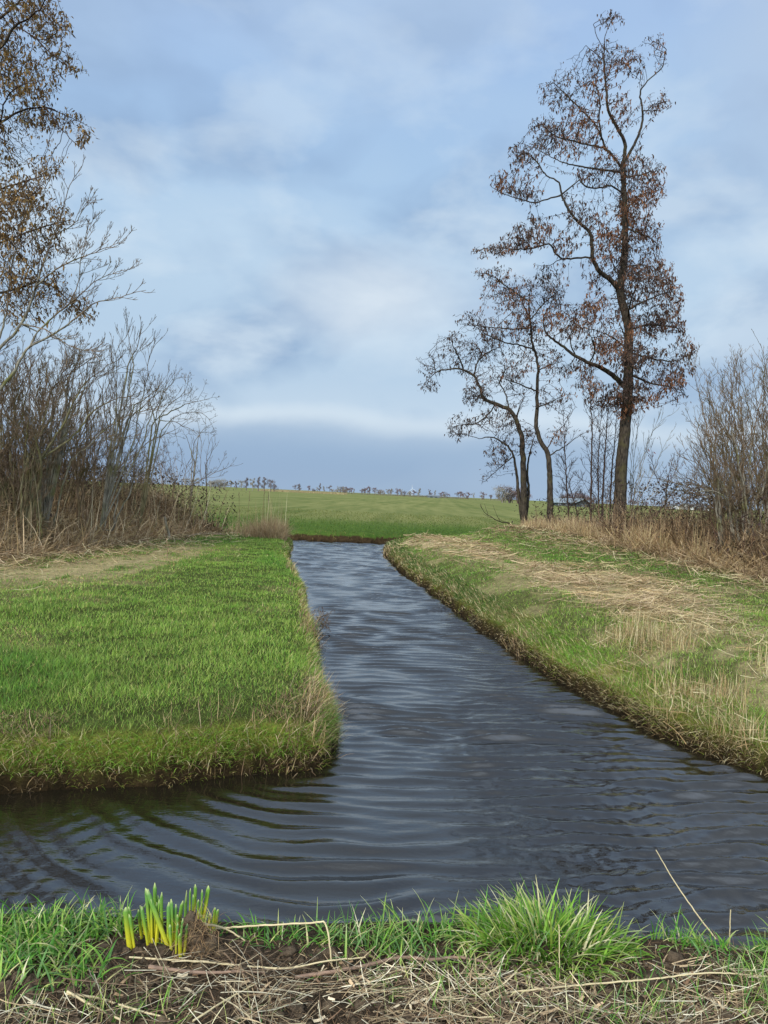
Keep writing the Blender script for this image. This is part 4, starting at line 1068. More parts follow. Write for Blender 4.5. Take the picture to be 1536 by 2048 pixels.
for i, (px, y0, r0, lab) in enumerate(SAP):
    t = Tree(); idx = t.add_line(limb(px, y0, rng.uniform(-.5, .5)), 0.2, r0 * 1.3, .010, 0.012)
    side_shoots(t, idx, 0.15, 1.25, (0.5, 1.05), .010, .0055, 2, 0.30, 0.12, start=0.12)
    t.rad = t.rmin.copy()
    fol = hang_leaves(t, 0.011, 0.5, 0.08, DARKRED, 0.5 if i in (2, 3, 5) else .15, lambda p: sm(4, 6, p[:, 2]), seed=10 + i, pal2=RUST)
    tree_object('sapling', lab, 'sapling', D(*px[0], y0), t, 0.018, M_ALDER_TWIG, M_ALDER_TWIG, fol, 'saplings between the alders')
# suckers fanning out behind the tallest alder
t = Tree()
b0 = D(1262, 1075, 31.5)
t.pos = b0[None]; t.par = np.array([-1]); t.rmin = np.array([.04])
for px in ([(1262, 1075), (1268, 1000), (1285, 930), (1300, 880), (1320, 830)], [(1262, 1075), (1264, 990), (1270, 900), (1280, 830), (1290, 780)], [(1262, 1075), (1275, 1010), (1300, 960), (1325, 900), (1345, 860)], [(1262, 1075), (1262, 980), (1263, 900), (1275, 820)], [(1262, 1075), (1280, 1020), (1310, 985), (1345, 960)], [(1262, 1075), (1266, 1000), (1290, 900), (1315, 850), (1340, 830)]):
    idx = t.add_line(limb(px, 31.5, rng.uniform(-1, 1)), 0.2, .020, .006, .012)
    side_shoots(t, idx, 0.35, 1.2, (0.3, 0.7), .009, .005, 2, 0.5, 0.08, start=0.2)
t.rad = t.rmin.copy()
tree_object('alder_sucker', 'fan of thin pale shoots rising behind the tallest alder trunk', 'shoots', b0, t, 0.018, M_PALETWIG, M_PALETWIG)
# leaning shrub right of the tall alder
t = Tree()
b0 = D(1288, 1058, 28.5)
i1 = t.add_line(limb([(1288, 1058), (1302, 1035), (1318, 1022), (1330, 1008), (1332, 985), (1338, 950), (1346, 915)], 28.5, .3), 0.15, .05, .007, .012)
i2 = t.add_line(limb([(1330, 1008), (1345, 985), (1365, 970), (1385, 965)], 28.5, -.6), 0.15, .02, .006, .012)
i3 = t.add_line(limb([(1318, 1022), (1300, 1018), (1285, 1005), (1270, 1000)], 28.5, .6), 0.15, .02, .006, .012)
i4 = t.add_line(limb([(1332, 985), (1315, 960), (1305, 925), (1302, 890)], 28.5, -.5), 0.15, .018, .006, .012)
i5 = t.add_line(limb([(1334, 975), (1352, 940), (1362, 905)], 28.5, .5), 0.15, .015, .006, .012)
for i in (i1, i2, i3, i4, i5): side_shoots(t, i, 0.2, .75, (.4, .9), .010, .005, 2, .35, .14, start=.2)
t.rad = t.rmin.copy()
fol = hang_leaves(t, .011, 1.0, .085, np.array([L(122, 70, 62), L(96, 60, 54)]) * .8, .55, None, seed=20)
tree_object('leaning_shrub', 'small shrub with a slanting stem and a few reddish catkins beside the reeds', 'shrub', b0, t, .018, M_ALDER, M_ALDER_TWIG, fol)
# broken branch reaching from the crooked alder's foot
t = Tree(); i1 = t.add_line(limb([(1040, 1062), (1022, 1048), (1000, 1043), (982, 1034), (968, 1024), (962, 1008)], 31.4, -.8), .15, .035, .008, .014)
side_shoots(t, i1, .35, .9, (.5, 1.0), .010, .005, 1, .6, .14, start=.3); t.rad = t.rmin.copy()
tree_object('low_branch', 'low bare branch sweeping out over the grass from the crooked alder', 'branch', D(1040, 1062, 31.4), t, .03, M_ALDER_TWIG, M_ALDER_TWIG)

# ---------- big leafy tree at the left edge
YL = 15.5
t = Tree()
t.add_line(limb([(-330, 1120), (-320, 900), (-310, 650), (-290, 400), (-260, 150), (-240, -120), (-220, -330)], YL, .4), .16, .24, .06, .006)
for px, dz, r0, r1 in [
 ([(-262, 170), (-160, 150), (-60, 120), (0, 95), (30, 52), (58, 36), (85, 10), (100, -30)], -1.0, .065, .008),
 ([(30, 52), (70, 75), (100, 105), (140, 135), (172, 142)], .3, .02, .005),
 ([(-295, 460), (-180, 360), (-80, 290), (0, 245), (42, 222), (90, 215), (140, 235), (180, 255)], .8, .05, .006),
 ([(90, 215), (120, 255), (150, 285), (165, 298)], -.4, .014, .005),
 ([(-300, 540), (-180, 470), (-80, 420), (0, 380), (60, 360), (110, 345)], -.8, .045, .006),
 ([(-305, 640), (-160, 560), (-40, 500), (40, 470), (100, 450), (140, 440)], .5, .045, .006),
 ([(-310, 720), (-160, 660), (-40, 600), (40, 575), (90, 565), (150, 610), (190, 640)], -.5, .04, .006),
 ([(-60, 120), (-30, 60), (20, 20), (60, -20), (110, -40)], .8, .03, .006),
 ([(0, 245), (10, 200), (40, 170), (80, 165)], -.9, .02, .005),
 ([(-300, 300), (-200, 60), (-120, -100), (-60, -220), (40, -300)], .4, .06, .008)]:
    t.add_line(limb(px, YL, dz), .13, r0, r1, .008)
B = [(60, 20, 60, 46, 1.0), (108, 60, 42, 48, 1.0), (128, 118, 34, 26, .9), (60, 160, 66, 50, 1.1), (150, 136, 26, 14, 1.2), (60, 240, 56, 36, 1.1), (128, 240, 44, 26, 1.2), (165, 268, 20, 24, 1.3), (30, 315, 50, 36, 1.0), (92, 335, 40, 30, .8), (50, 400, 56, 38, 1.2), (115, 440, 36, 34, 1.1), (20, 540, 50, 60, 1.2), (110, 500, 40, 30, 1.0),
     (50, 485, 76, 46, 1.2), (95, 560, 50, 44, 1.3), (152, 620, 44, 34, 1.3), (50, 610, 60, 50, 1.1), (-40, 80, 70, 90, .8), (-60, 260, 80, 80, .8), (-60, 450, 80, 80, .7), (-150, 100, 90, 120, .5), (-150, 400, 90, 140, .5), (60, -80, 80, 50, .7), (-60, -120, 120, 90, .5), (20, 120, 50, 60, .8, 1.5), (20, 420, 60, 80, .7, -1.5)]
t.colonize(blobs_to_points(B, YL, 900, 1.2, 4), 1.5, 0.055, 0.05, 70, (0, 0, -0.03), 0.22)
t.radii(0.0034, 0.24, .32)
fol = hang_leaves(t, 0.010, .95, 0.078, OLIVE, 1.1, lambda p: 0.95 + 0.3 * sm(5.5, 8.0, p[:, 2]), (1.8, 3.1), 0.45, 0.05, 0.9, 4, OCHRE)
tree_object('leafy_tree', 'tall tree with ochre brown withered leaves reaching in above the hedge', 'tree', D(-330, 1120, YL), t, 0.02, M_ALDER, M_ALDER_TWIG, fol)
print('leafy', len(t.pos), fol.n)

# ---------- bare grey tree sweeping up from the left
YG = 14.5
t = Tree()
i0 = t.add_line(limb([(-150, 1110), (-120, 1000), (-70, 880), (0, 778), (24, 749), (44, 715), (61, 692), (102, 671), (129, 654), (158, 630), (188, 607), (222, 599), (262, 588), (292, 580)], YG, -.3), .12, .052, .005, .005)
ia = t.add_line(limb([(-120, 1000), (-90, 860), (-40, 750), (0, 695), (24, 673), (42, 648), (57, 618), (73, 571), (86, 529), (103, 480), (125, 420), (140, 370), (165, 330)], YG, .8), .12, .045, .005, .005)
ib = t.add_line(limb([(61, 692), (75, 664), (100, 640), (135, 610), (165, 585), (195, 560), (235, 545), (270, 535)], YG, .5), .12, .020, .004, .006)
ic = t.add_line(limb([(42, 648), (90, 660), (128, 685), (165, 700), (205, 703)], YG, -.6), .12, .018, .004, .006)
id_ = t.add_line(limb([(73, 571), (110, 540), (150, 520), (190, 505), (225, 490), (250, 485)], YG, -.4), .12, .018, .004, .006)
ie = t.add_line(limb([(-20, 720), (10, 640), (20, 560), (35, 480), (60, 420)], YG, -.5), .12, .022, .004, .006)
if_ = t.add_line(limb([(140, 605), (158, 560), (162, 520), (175, 470), (190, 430)], YG, .4), .12, .012, .004, .006)
ig = t.add_line(limb([(103, 480), (125, 462), (155, 440), (172, 405), (190, 400)], YG, .4), .12, .012, .004, .006)
ih = t.add_line(limb([(86, 529), (70, 470), (75, 420), (90, 380)], YG, -.4), .12, .012, .004, .006)
for i, s_ in ((i0, .30), (ia, .28), (ib, .22), (ic, .22), (id_, .22), (ie, .28), (if_, .22), (ig, .22), (ih, .22)): side_shoots(t, i, s_ * .50, .80, (.35, .8), .006, .003, 3, .35, .10, start=.25)
t.rad = t.rmin.copy()
tree_object('bare_tree', 'bare grey tree with upswept branches crossing in front of the ochre leaves', 'tree', D(-150, 1110, YG), t, .016, M_GREY, M_BROWNTWIG)

# ---------- shrubs of the left hedge
def shrub(name, label, y0, stems, mt, mw_, r0, sp, ln, thr=.012, lev=2, up=.35, ang=(.3, .75), rt=.0042, wig=.10, group=None, blob=None, base=None, start=.22, extra=0):
    t = Tree(); stems = list(stems)
    for k in range(extra):
        s0 = stems[int(rng.integers(0, len(stems)))]; f = np.linspace(0, 1, len(s0)); kx, ky, q = rng.normal(0, 50), rng.uniform(.62, 1.02), s0[0]; bx_ = rng.normal(0, 22)
        stems.append([(bx_ + q[0] + (a - q[0]) * rng.uniform(.8, 1.1) + kx * ff + rng.normal(0, 7) * min(1, ff * 2), q[1] + (b - q[1]) * ky) for (a, b), ff in zip(s0, f)])
    for px in stems:
        jb = rng.normal(0, 9); px = [(a + jb * (1 - ff), b) for (a, b), ff in zip(px, np.linspace(0, 1.6, len(px)).clip(0, 1))]
        idx = t.add_line(limb(px, y0, rng.uniform(-.9, .9)), .15, r0 * rng.uniform(.48, .82), rt * 1.4, .012, attach=False)
        t.par[idx[0]] = -1 if idx[0] == 0 else 0
        side_shoots(t, idx, sp * .8, ln * 1.25, ang, max(rt * 1.3, r0 * .16), rt * .8, lev + (ln > .8), up, wig, start=start, keep=.78)
    t.rad = t.rmin.copy()
    return tree_object(name, label, 'shrub', D(*(base or stems[0][0]), y0), t, thr, mt, mw_, None, group)
LH = 'bare shrubs in the hedge'
shrub('bare_shrub', 'arching shrub with mossy yellow green stems at the open end of the hedge', 22.0, [[(283, 1062), (290, 980), (305, 920), (316, 860), (330, 820), (352, 800)], [(283, 1062), (275, 990), (300, 900), (318, 845), (312, 800), (300, 770)], [(275, 1062), (262, 980), (270, 900), (290, 840), (300, 800)], [(316, 860), (340, 838), (370, 826), (405, 828), (424, 842)], [(318, 850), (345, 810), (370, 782), (376, 752)], [(322, 835), (350, 820), (385, 805), (418, 800)], [(312, 860), (330, 790), (345, 765), (350, 745)], [(316, 850), (300, 800), (290, 770), (268, 760)], [(318, 840), (350, 845), (380, 858), (395, 870)]], M_MOSSY, M_BROWNTWIG, .028, .17, .85, lev=2, up=.15, ang=(.5, 1.1), wig=.16, extra=0, group=LH)
shrub('bare_shrub', 'tall thin shrub whose straight twig tips stand highest over the hedge', 19.5, [[(198, 1060), (210, 1000), (228, 920), (238, 880), (258, 840), (262, 800), (256, 770), (262, 730), (282, 700), (302, 684)], [(238, 880), (238, 820), (236, 760), (235, 700), (258, 665)], [(262, 810), (300, 790), (320, 770)], [(256, 770), (262, 725), (275, 690), (284, 658)], [(228, 920), (220, 850), (222, 780), (225, 735)], [(258, 840), (285, 815), (310, 790)], [(262, 730), (258, 695), (256, 658)]], M_GREY, M_BROWNTWIG, .030, .22, .9, up=.45, ang=(.25, .6), wig=.07, extra=9, group=LH)
shrub('bare_shrub', 'shrub with reddish brown stems fanning out low in the hedge', 19.0, [[(150, 1070), (152, 980), (150, 910), (165, 860), (185, 820), (205, 790)], [(150, 1070), (170, 960), (190, 890), (215, 850), (245, 820)], [(145, 1070), (145, 960), (138, 880), (145, 820), (160, 770)], [(155, 1070), (182, 950), (186, 880), (196, 830), (200, 790)], [(152, 980), (170, 900), (172, 840), (180, 790)]], M_BROWNTWIG, M_BROWNTWIG, .030, .24, 1.0, up=.55, ang=(.25, .6), wig=.08, extra=13, group=LH)
shrub('bare_shrub', 'grey shrub with a long branch slanting up across the hedge', 17.5, [[(90, 1100), (98, 960), (108, 880), (128, 830), (142, 800), (185, 765), (225, 745), (255, 730)], [(128, 830), (138, 780), (150, 735), (165, 705), (178, 700)], [(108, 880), (100, 820), (110, 765), (130, 720)], [(142, 800), (140, 750), (155, 720)], [(98, 960), (120, 880), (150, 850), (160, 800)]], M_GREY, M_BROWNTWIG, .032, .20, .9, up=.35, ang=(.3, .7), extra=13, group=LH)
shrub('bare_shrub', 'dense mossy shrub with a thick dark tangle of upright stems', 16.5, [[(40, 1120), (45, 960), (55, 860), (60, 790), (58, 740)], [(40, 1120), (55, 950), (75, 850), (90, 790), (98, 745)], [(30, 1120), (28, 950), (30, 850), (28, 780), (35, 720)], [(20, 1120), (10, 950), (5, 850), (2, 780), (-5, 720)], [(55, 950), (80, 880), (105, 830), (115, 790)], [(10, 1120), (-30, 950), (-50, 850), (-60, 750)], [(48, 920), (42, 850), (48, 770), (70, 715)]], M_MOSSY, M_BROWNTWIG, .036, .13, .85, up=.35, ang=(.35, .9), wig=.14, extra=20, group=LH)
shrub('bare_shrub', 'shaggy shrub of fine dark twigs behind the mossy one', 21.0, [[(90, 1060), (95, 940), (105, 850), (115, 770)], [(90, 1060), (75, 930), (70, 830), (80, 740)], [(60, 1060), (40, 930), (30, 820), (20, 730)], [(120, 1060), (130, 940), (128, 850), (120, 760)], [(20, 1060), (5, 930), (0, 830), (-10, 740)]], M_BROWNTWIG, M_BROWNTWIG, .030, .17, 1.1, up=.4, ang=(.3, .8), wig=.13, extra=18, group=LH)
shrub('bare_shrub', 'low spreading shrub of dark twigs behind the brambles', 24.5, [[(350, 1040), (348, 980), (340, 930), (332, 890)], [(350, 1040), (360, 970), (375, 930), (385, 905)], [(340, 1040), (325, 960), (315, 910)]], M_BROWNTWIG, M_BROWNTWIG, .026, .20, .9, up=.3, ang=(.4, .9), wig=.12, extra=5, group=LH)
shrub('bare_shrub', 'dark twiggy shrub between the tall thin and the arching shrub', 23.0, [[(240, 1050), (225, 960), (215, 900), (210, 850)], [(240, 1050), (255, 960), (262, 900), (275, 870)], [(240, 1050), (242, 960), (240, 880), (246, 830)]], M_BROWNTWIG, M_BROWNTWIG, .026, .20, .9, up=.3, ang=(.4, .9), wig=.12, group=LH, extra=4)
shrub('young_tree', 'slender young bare tree at the far tip of the hedge', 27.5, [[(414, 1040), (414, 975), (413, 940), (415, 905), (424, 875), (432, 868)], [(413, 940), (408, 905), (402, 880), (395, 870)], [(414, 930), (424, 905), (432, 885)]], M_BROWNTWIG, M_BROWNTWIG, .020, .30, .7, up=.5, ang=(.3, .6))
shrub('young_tree', 'knobbly young bare tree just inside the far tip of the hedge', 27.0, [[(396, 1040), (395, 970), (390, 930), (388, 905), (392, 880), (410, 855)], [(390, 925), (380, 895), (372, 870)], [(388, 905), (395, 880), (400, 870)]], M_GREY, M_BROWNTWIG, .030, .26, .8, up=.3, ang=(.4, .8))
# ---------- willow scrub at the right edge
RS = []
for k in range(54):
    bx = rng.uniform(1440, 1640); tx = bx + rng.normal(0, 60) - (1540 - bx) * 0.55; ty = np.interp(tx, [1360, 1400, 1450, 1500, 1540, 1600, 1700], [900, 790, 730, 690, 640, 600, 640]) + rng.uniform(-5, 120)
    RS.append([(bx, 1130), (bx + (tx - bx) * .15, 1000), (bx + (tx - bx) * .45 + rng.normal(0, 8), 1000 - (1000 - ty) * .45), (bx + (tx - bx) * .8, 1000 - (1000 - ty) * .78), (tx, ty)])
RS += [[(1470, 1130), (1450, 1010), (1420, 950), (1385, 920), (1368, 905)], [(1480, 1130), (1450, 990), (1410, 900), (1390, 850), (1372, 842)], [(1460, 1130), (1440, 1030), (1410, 990), (1375, 985)], [(1450, 1120), (1425, 1040), (1390, 1010), (1372, 1015)]]
shrub('willow_shrub', 'wide bare willow scrub with many pale twigs above the bent reeds', 17.5, RS, M_GREY, M_BROWNTWIG, .034, .20, .85, up=.40, ang=(.35, .8), rt=.0042, wig=.12, base=(1540, 1130), start=.18)
RS = []
for k in range(34):
    bx = rng.uniform(1430, 1600); tx = bx + rng.normal(-20, 50); ty = rng.uniform(700, 900)
    RS.append([(bx, 1110), (bx + (tx - bx) * .2, 1000), (bx + (tx - bx) * .6, 1000 - (1000 - ty) * .6), (tx, ty)])
shrub('willow_shrub', 'darker bare scrub standing behind the pale willow twigs', 20.5, RS, M_BROWNTWIG, M_BROWNTWIG, .034, .22, 1.0, up=.35, ang=(.35, .9), wig=.14, base=(1520, 1110))
# ------------------------------------------------------------------ the near bank
GP = lambda px, py, z=0.42: G(px, py, z)
def ground_pt(px, py):
    """where the line of sight meets the near bank"""
    z = 0.42
    for _ in range(6):
        p = G(px, py, z); z = float(height([p[0]], [p[1]])[0])
    return np.array([p[0], p[1], z])
NEARG = np.array([L(92, 142, 48), L(72, 122, 40), L(120, 160, 62), L(104, 138, 76), L(142, 168, 74), L(84, 118, 62)]) * 1.05
PALE = np.array([L(206, 200, 140), L(196, 186, 130), L(176, 178, 104), L(214, 204, 160)])
g = Geo()
def tuftfield(x, y, ln, w, lean=(0.25, .3), bend=(.3, 1.5), dryp=.12, pal=NEARG, azm=None, p=None):
    sd = water_sdf(x, y); ok = (sd > 0.0) & (y < 3.6); x, y, sd = x[ok], y[ok], sd[ok]; n = len(x)
    ln = ln[ok]; az = rng.uniform(0, TAU, n) if azm is None else rng.normal(azm, 1.0, n)
    c = pick(pal, n, p); d = rng.random(n) < dryp
    c = np.where(d[:, None], pick(PALE, n), c)
    tip = np.where((rng.random(n) < .25)[:, None], pick(PALE, n), c * 1.1)
    blades(g, base_at(x, y, sd), az, ln, np.abs(rng.normal(lean[0], lean[1], n)), rng.uniform(*bend, n), rng.uniform(w[0], w[1], n), c, tip, segs=6, twist=rng.uniform(-.7, .7, n))
def region(pix, n, jit=0.05):
    P = gp(pix, 0.42); xs_, ys_ = zip(*P)
    out = []
    k = 0
    while k < n:
        x = rng.uniform(min(xs_), max(xs_), n * 2); y = rng.uniform(min(ys_), max(ys_), n * 2)
        ok = inpoly(x, y, P); out.append(np.stack([x[ok], y[ok]], 1)); k += ok.sum()
        if len(out) > 60: break
    q = np.concatenate(out)[:n]
    return q[:, 0] + rng.normal(0, jit, len(q)), q[:, 1] + rng.normal(0, jit, len(q))
def clumped(x, y, lo, hi, seed, sc=4.0):
    ok = fbm(x * sc, y * sc, seed, 2) > rng.uniform(lo, hi, len(x)); return x[ok], y[ok]
# left corner tufts
x, y = clumped(*region([(-120, 1850), (250, 1845), (262, 1890), (250, 1950), (170, 1985), (80, 1975), (-120, 1940)], 2300), .32, .6, 300)
tuftfield(x, y, rng.uniform(.05, .16, len(x)), (.0045, .010), lean=(.45, .45), bend=(.3, 2.1), dryp=.10)
# far brink, all along
x, y = clumped(*region([(-150, 1836), (250, 1840), (430, 1866), (960, 1868), (1536, 1862), (1700, 1862), (1700, 1905), (1536, 1905), (960, 1902), (440, 1896), (250, 1885), (-150, 1870)], 2600, .03), .32, .6, 310)
tuftfield(x, y, rng.uniform(.04, .12, len(x)), (.004, .008), lean=(.45, .4), bend=(.4, 2.0), dryp=.06, p=[.3, .3, .1, .1, .1, .1])
# middle band in front of the water
x, y = clumped(*region([(660, 1872), (960, 1868), (980, 1950), (820, 1935), (670, 1925)], 600), .3, .6, 320)
tuftfield(x, y, rng.uniform(.06, .18, len(x)), (.004, .008), lean=(.35, .4), bend=(.4, 2.0), dryp=.12)
# right: a long shaggy mass
x, y = clumped(*region([(930, 1880), (1200, 1880), (1536, 1868), (1750, 1868), (1750, 1985), (1536, 1985), (1330, 1980), (1150, 1960), (960, 1955)], 3600), .32, .6, 330)
tuftfield(x, y, rng.uniform(.05, .17, len(x)), (.004, .008), lean=(.5, .4), bend=(.5, 2.2), dryp=.20)
# stragglers over soil and straw
x, y = clumped(*region([(-120, 1960), (1700, 1960), (1700, 2080), (-120, 2080)], 2600), .45, .75, 340, 3.0)
tuftfield(x, y, rng.uniform(.04, .14, len(x)), (.0025, .005), dryp=.35, lean=(.6, .4))
x, y = clumped(*region([(850, 1955), (1700, 1955), (1700, 2030), (850, 2030)], 2600), .4, .72, 345, 3.0)
tuftfield(x, y, rng.uniform(.05, .15, len(x)), (.0025, .005), dryp=.35, lean=(.5, .4))
tag(link('bank_grass', g.mesh('bank_grass'), M_GRASS), 'long fresh grass fringing the near bank above the water', 'grass', kind='stuff')

# the big tussock: a thing of its own
def tussock(name, label, px, py, n, rad, l0, l1, group=None):
    b = ground_pt(px, py)
    g_ = Geo()
    r = rad * np.sqrt(rng.random(n)); th = rng.uniform(0, TAU, n)
    x = b[0] + r * np.cos(th) * 1.35; y = b[1] + r * np.sin(th) * .75
    sd = water_sdf(x, y); z = np.maximum(height(x, y, sd), b[2] - 0.10) - .015
    az = th + rng.normal(0, .7, n)
    c = pick(np.array([L(98, 142, 40), L(120, 158, 54), L(80, 120, 36), L(150, 170, 70)]), n); d = rng.random(n) < .13
    c = np.where(d[:, None], pick(PALE, n), c)
    tip = np.where((rng.random(n) < .40)[:, None], pick(PALE, n), c * 1.1)
    blades(g_, np.stack([x, y, z], 1) - b, az, rng.uniform(l0, l1, n) * (1.1 - .35 * r / rad), np.abs(rng.normal(.10, .2, n)) + .6 * r / rad, rng.uniform(.3, 1.9, n) * (.5 + r / rad), rng.uniform(.005, .0105, n), c, tip, segs=7, twist=rng.uniform(-.6, .6, n))
    o = bpy.data.objects.new(name, g_.mesh(name)); C.objects.link(o); o.location = b; o.data.materials.append(M_GRASS)
    return tag(o, label, 'tussock', group)
tussock('grass_tussock', 'big shaggy grass tussock with pale curling tips standing up against the water', 1090, 1888, 900, .22, .10, .24)

# daffodils
M_DAFF = mat_leaf('daffodil_leaf', 0.30, 0.35, 0.4, 0.06, 30)
def strap(p0, L_, az, lean, bend, w, yellow, ctr):
    s = 11; k = 8; t = np.linspace(0, 1, s)
    a = lean + bend * t; st = L_ / (s - 1)
    hx = np.concatenate([[0], np.cumsum(np.sin(a[:-1])) * st]); hz = np.concatenate([[0], np.cumsum(np.cos(a[:-1])) * st])
    d = np.array([math.cos(az), math.sin(az), 0]); side = np.array([1.0, .25, 0]) * math.cos(rng.normal(0, .5)) + np.array([-.25, 1, 0]) * math.sin(rng.normal(0, .5)); side /= np.linalg.norm(side)
    P = p0 - ctr + d * hx[:, None] + np.array([0, 0, 1]) * hz[:, None]
    nrm = np.cross(side, [0, 0, 1]); th = np.arange(k) * TAU / k
    ww = w * .5 * np.where(t < .9, .85 + .15 * t, 1) * np.sqrt(np.clip((1.0 - t) / .10, 0.03, 1))
    ww = np.minimum(ww, w * .5)
    V = P[:, None] + side * (np.cos(th)[None, :, None] * ww[:, None, None]) + nrm * (np.sin(th)[None, :, None] * .0020 * np.minimum(1, ww / (w * .4))[:, None, None]) + nrm * (-(np.cos(th) ** 2)[None, :, None] * (ww * .35)[:, None, None])
    V = V.reshape(-1, 3)
    i = np.arange((s - 1) * k); b = (i // k) * k; j = i % k
    F = np.stack([b + j, b + (j + 1) % k, b + k + (j + 1) % k, b + k + j], 1)
    ca, cb, cc = L(206, 196, 48), L(124, 166, 56), L(98, 148, 80)
    f = np.clip((t * L_ - yellow * .7 * L_) / (L_ * .55), 0, 1)[:, None]
    c = ca * (1 - f) + cb * f; f2 = np.clip((t - .55) / .4, 0, 1)[:, None] * rng.uniform(.2, 1); c = c * (1 - f2) + cc * f2
    f3 = np.clip((t - .93) / .07, 0, 1)[:, None]; c = c * (1 - f3) + L(214, 220, 150) * f3
    g_ = Geo(); g_.add(V, F, np.repeat(c[:, None], k, 1).reshape(-1, 3))
    tipc = np.arange(k)[None] + (s - 1) * k
    return g_.mesh('leaf', True)
DAFF = [  # label, list of (foot x, foot y, tip x, tip y, width px, yellow share)
 ('pair of daffodil shoots with broad bright yellow bases, set apart beside the grass', [(262, 1902, 252, 1816, 15, .50), (268, 1895, 257, 1815, 9, .40), (270, 1900, 258, 1830, 9, .3)]),
 ('dense clump of upright daffodil shoots, tallest of the row', [(300, 1885, 291, 1778, 10, .25), (306, 1880, 296, 1780, 11, .3), (298, 1890, 284, 1814, 9, .15), (304, 1885, 302, 1800, 9, .5), (312, 1880, 310, 1768, 9, .2), (316, 1880, 316, 1792, 9, .2), (316, 1885, 314, 1806, 9, .2), (326, 1885, 324, 1786, 9, .2), (310, 1890, 318, 1800, 8, .5), (290, 1870, 280, 1812, 8, .3), (285, 1878, 277, 1820, 8, .4)]),
 ('daffodil clump leaning over with one long slanting yellow green leaf', [(342, 1900, 294, 1780, 13, .25), (338, 1895, 338, 1806, 11, .1), (345, 1890, 342, 1800, 9, .1), (348, 1890, 352, 1810, 9, .3), (352, 1885, 366, 1803, 11, .3), (350, 1895, 354, 1830, 8, .4), (344, 1905, 340, 1850, 9, .3)]),
 ('short yellow daffodil shoots at the foot of the earth clod', [(362, 1918, 360, 1868, 11, .65), (368, 1912, 375, 1848, 10, .6), (358, 1916, 366, 1838, 6, .2), (352, 1912, 356, 1846, 6, .2)]),
 ('slender daffodil shoots rising behind the earth clod', [(378, 1835, 374, 1786, 9, .3), (386, 1840, 390, 1770, 9, .3), (384, 1842, 386, 1790, 9, .35), (397, 1845, 397, 1800, 8, .35), (401, 1845, 404, 1780, 7, .1), (402, 1848, 416, 1773, 11, .4), (380, 1838, 381, 1778, 6, .2)]),
 ('three small yellow daffodil shoots beside the bent stalk', [(417, 1856, 419, 1828, 9, .8), (426, 1858, 430, 1816, 7, .4), (430, 1858, 436, 1819, 9, .5), (425, 1860, 426, 1832, 5, .7)]),
]
for lab, leaves in DAFF:
    fx = np.mean([l[0] for l in leaves]); fy = np.mean([l[1] for l in leaves])
    ctr = ground_pt(fx, fy)
    root = empty('daffodil_plant', ctr); tag(root, lab, 'daffodil', 'daffodil shoots on the near bank')
    for (ax, ay, bx, by, w_, ye) in leaves:
        p0 = ground_pt(ax, ay); p0[2] -= .015
        p1 = D(bx, by, p0[1] + rng.uniform(-.02, .02))
        v = p1 - p0; ln = np.linalg.norm(v) * 1.02; az = math.atan2(v[1], v[0]); lean = math.acos(min(1, v[2] / np.linalg.norm(v)))
        bd = rng.uniform(-.12, .12)
        me = strap(p0, ln, az, lean - bd * .5, bd, w_ * .70 * np.linalg.norm(p0 - CAMP) / FPX, ye, ctr)
        me.materials.append(M_DAFF)
        o = bpy.data.objects.new('leaf', me); C.objects.link(o); o.parent = root

# clods and earth
M_EARTH = bpy.data.materials.new('crumbly_earth'); nt, out = nodes(M_EARTH); lk = nt.links.new
geo_ = N(nt, 'ShaderNodeNewGeometry')
f_ = noise_(90, 6, .7); m_ = noise_(22, 5, .6)
cr = N(nt, 'ShaderNodeValToRGB'); e = cr.color_ramp.elements; e[0].position = .32; e[0].color = (*L(46, 38, 30, .7), 1); e[1].position = .72; e[1].color = (*L(140, 120, 96, .8), 1)
lk(math_('MULTIPLY', math_('ADD', f_, m_), .5), cr.inputs['Fac'])
bs = N(nt, 'ShaderNodeBsdfPrincipled', Roughness=.95); bs.inputs['Specular IOR Level'].default_value = .05; lk(cr.outputs[0], bs.inputs['Base Color'])
bp = N(nt, 'ShaderNodeBump', Strength=1.0, Distance=.012); lk(math_('ADD', f_, math_('MULTIPLY', m_, 2.0)), bp.inputs['Height']); lk(bp.outputs[0], bs.inputs['Normal']); lk(bs.outputs[0], out.inputs['Surface'])
def lump_arrays(nu=18, nv=12):
    th = np.linspace(0, math.pi, nv); ph = np.arange(nu) * TAU / nu
    V = np.stack([np.outer(np.sin(th), np.cos(ph)), np.outer(np.sin(th), np.sin(ph)), np.outer(np.cos(th), np.ones(nu))], 2).reshape(-1, 3)
    i = np.arange((nv - 1) * nu); r = i // nu; c = i % nu
    F = np.stack([r * nu + c, (r + 1) * nu + c, (r + 1) * nu + (c + 1) % nu, r * nu + (c + 1) % nu], 1)
    return V, F
LV, LF = lump_arrays()
def lump(sx_, sy_, sz_, seed, rough=.5):
    n_ = fbm(LV[:, 0] * 1.7 + LV[:, 2] * 1.1 + 5, LV[:, 1] * 1.7 - LV[:, 2] * .9, seed, 3) - .5
    n2_ = fbm(LV[:, 0] * 5 + LV[:, 2] * 3, LV[:, 1] * 5 - LV[:, 2] * 3, seed + 7, 2) - .5
    r = 1 + rough * 1.4 * n_ + rough * .6 * n2_
    return LV * r[:, None] * np.array([sx_, sy_, sz_])
g = Geo()
x, y = region([(-120, 1905), (930, 1915), (1700, 1950), (1700, 2120), (-120, 2120)], 2600, .02)
lv8, lf8 = lump_arrays(9, 6)
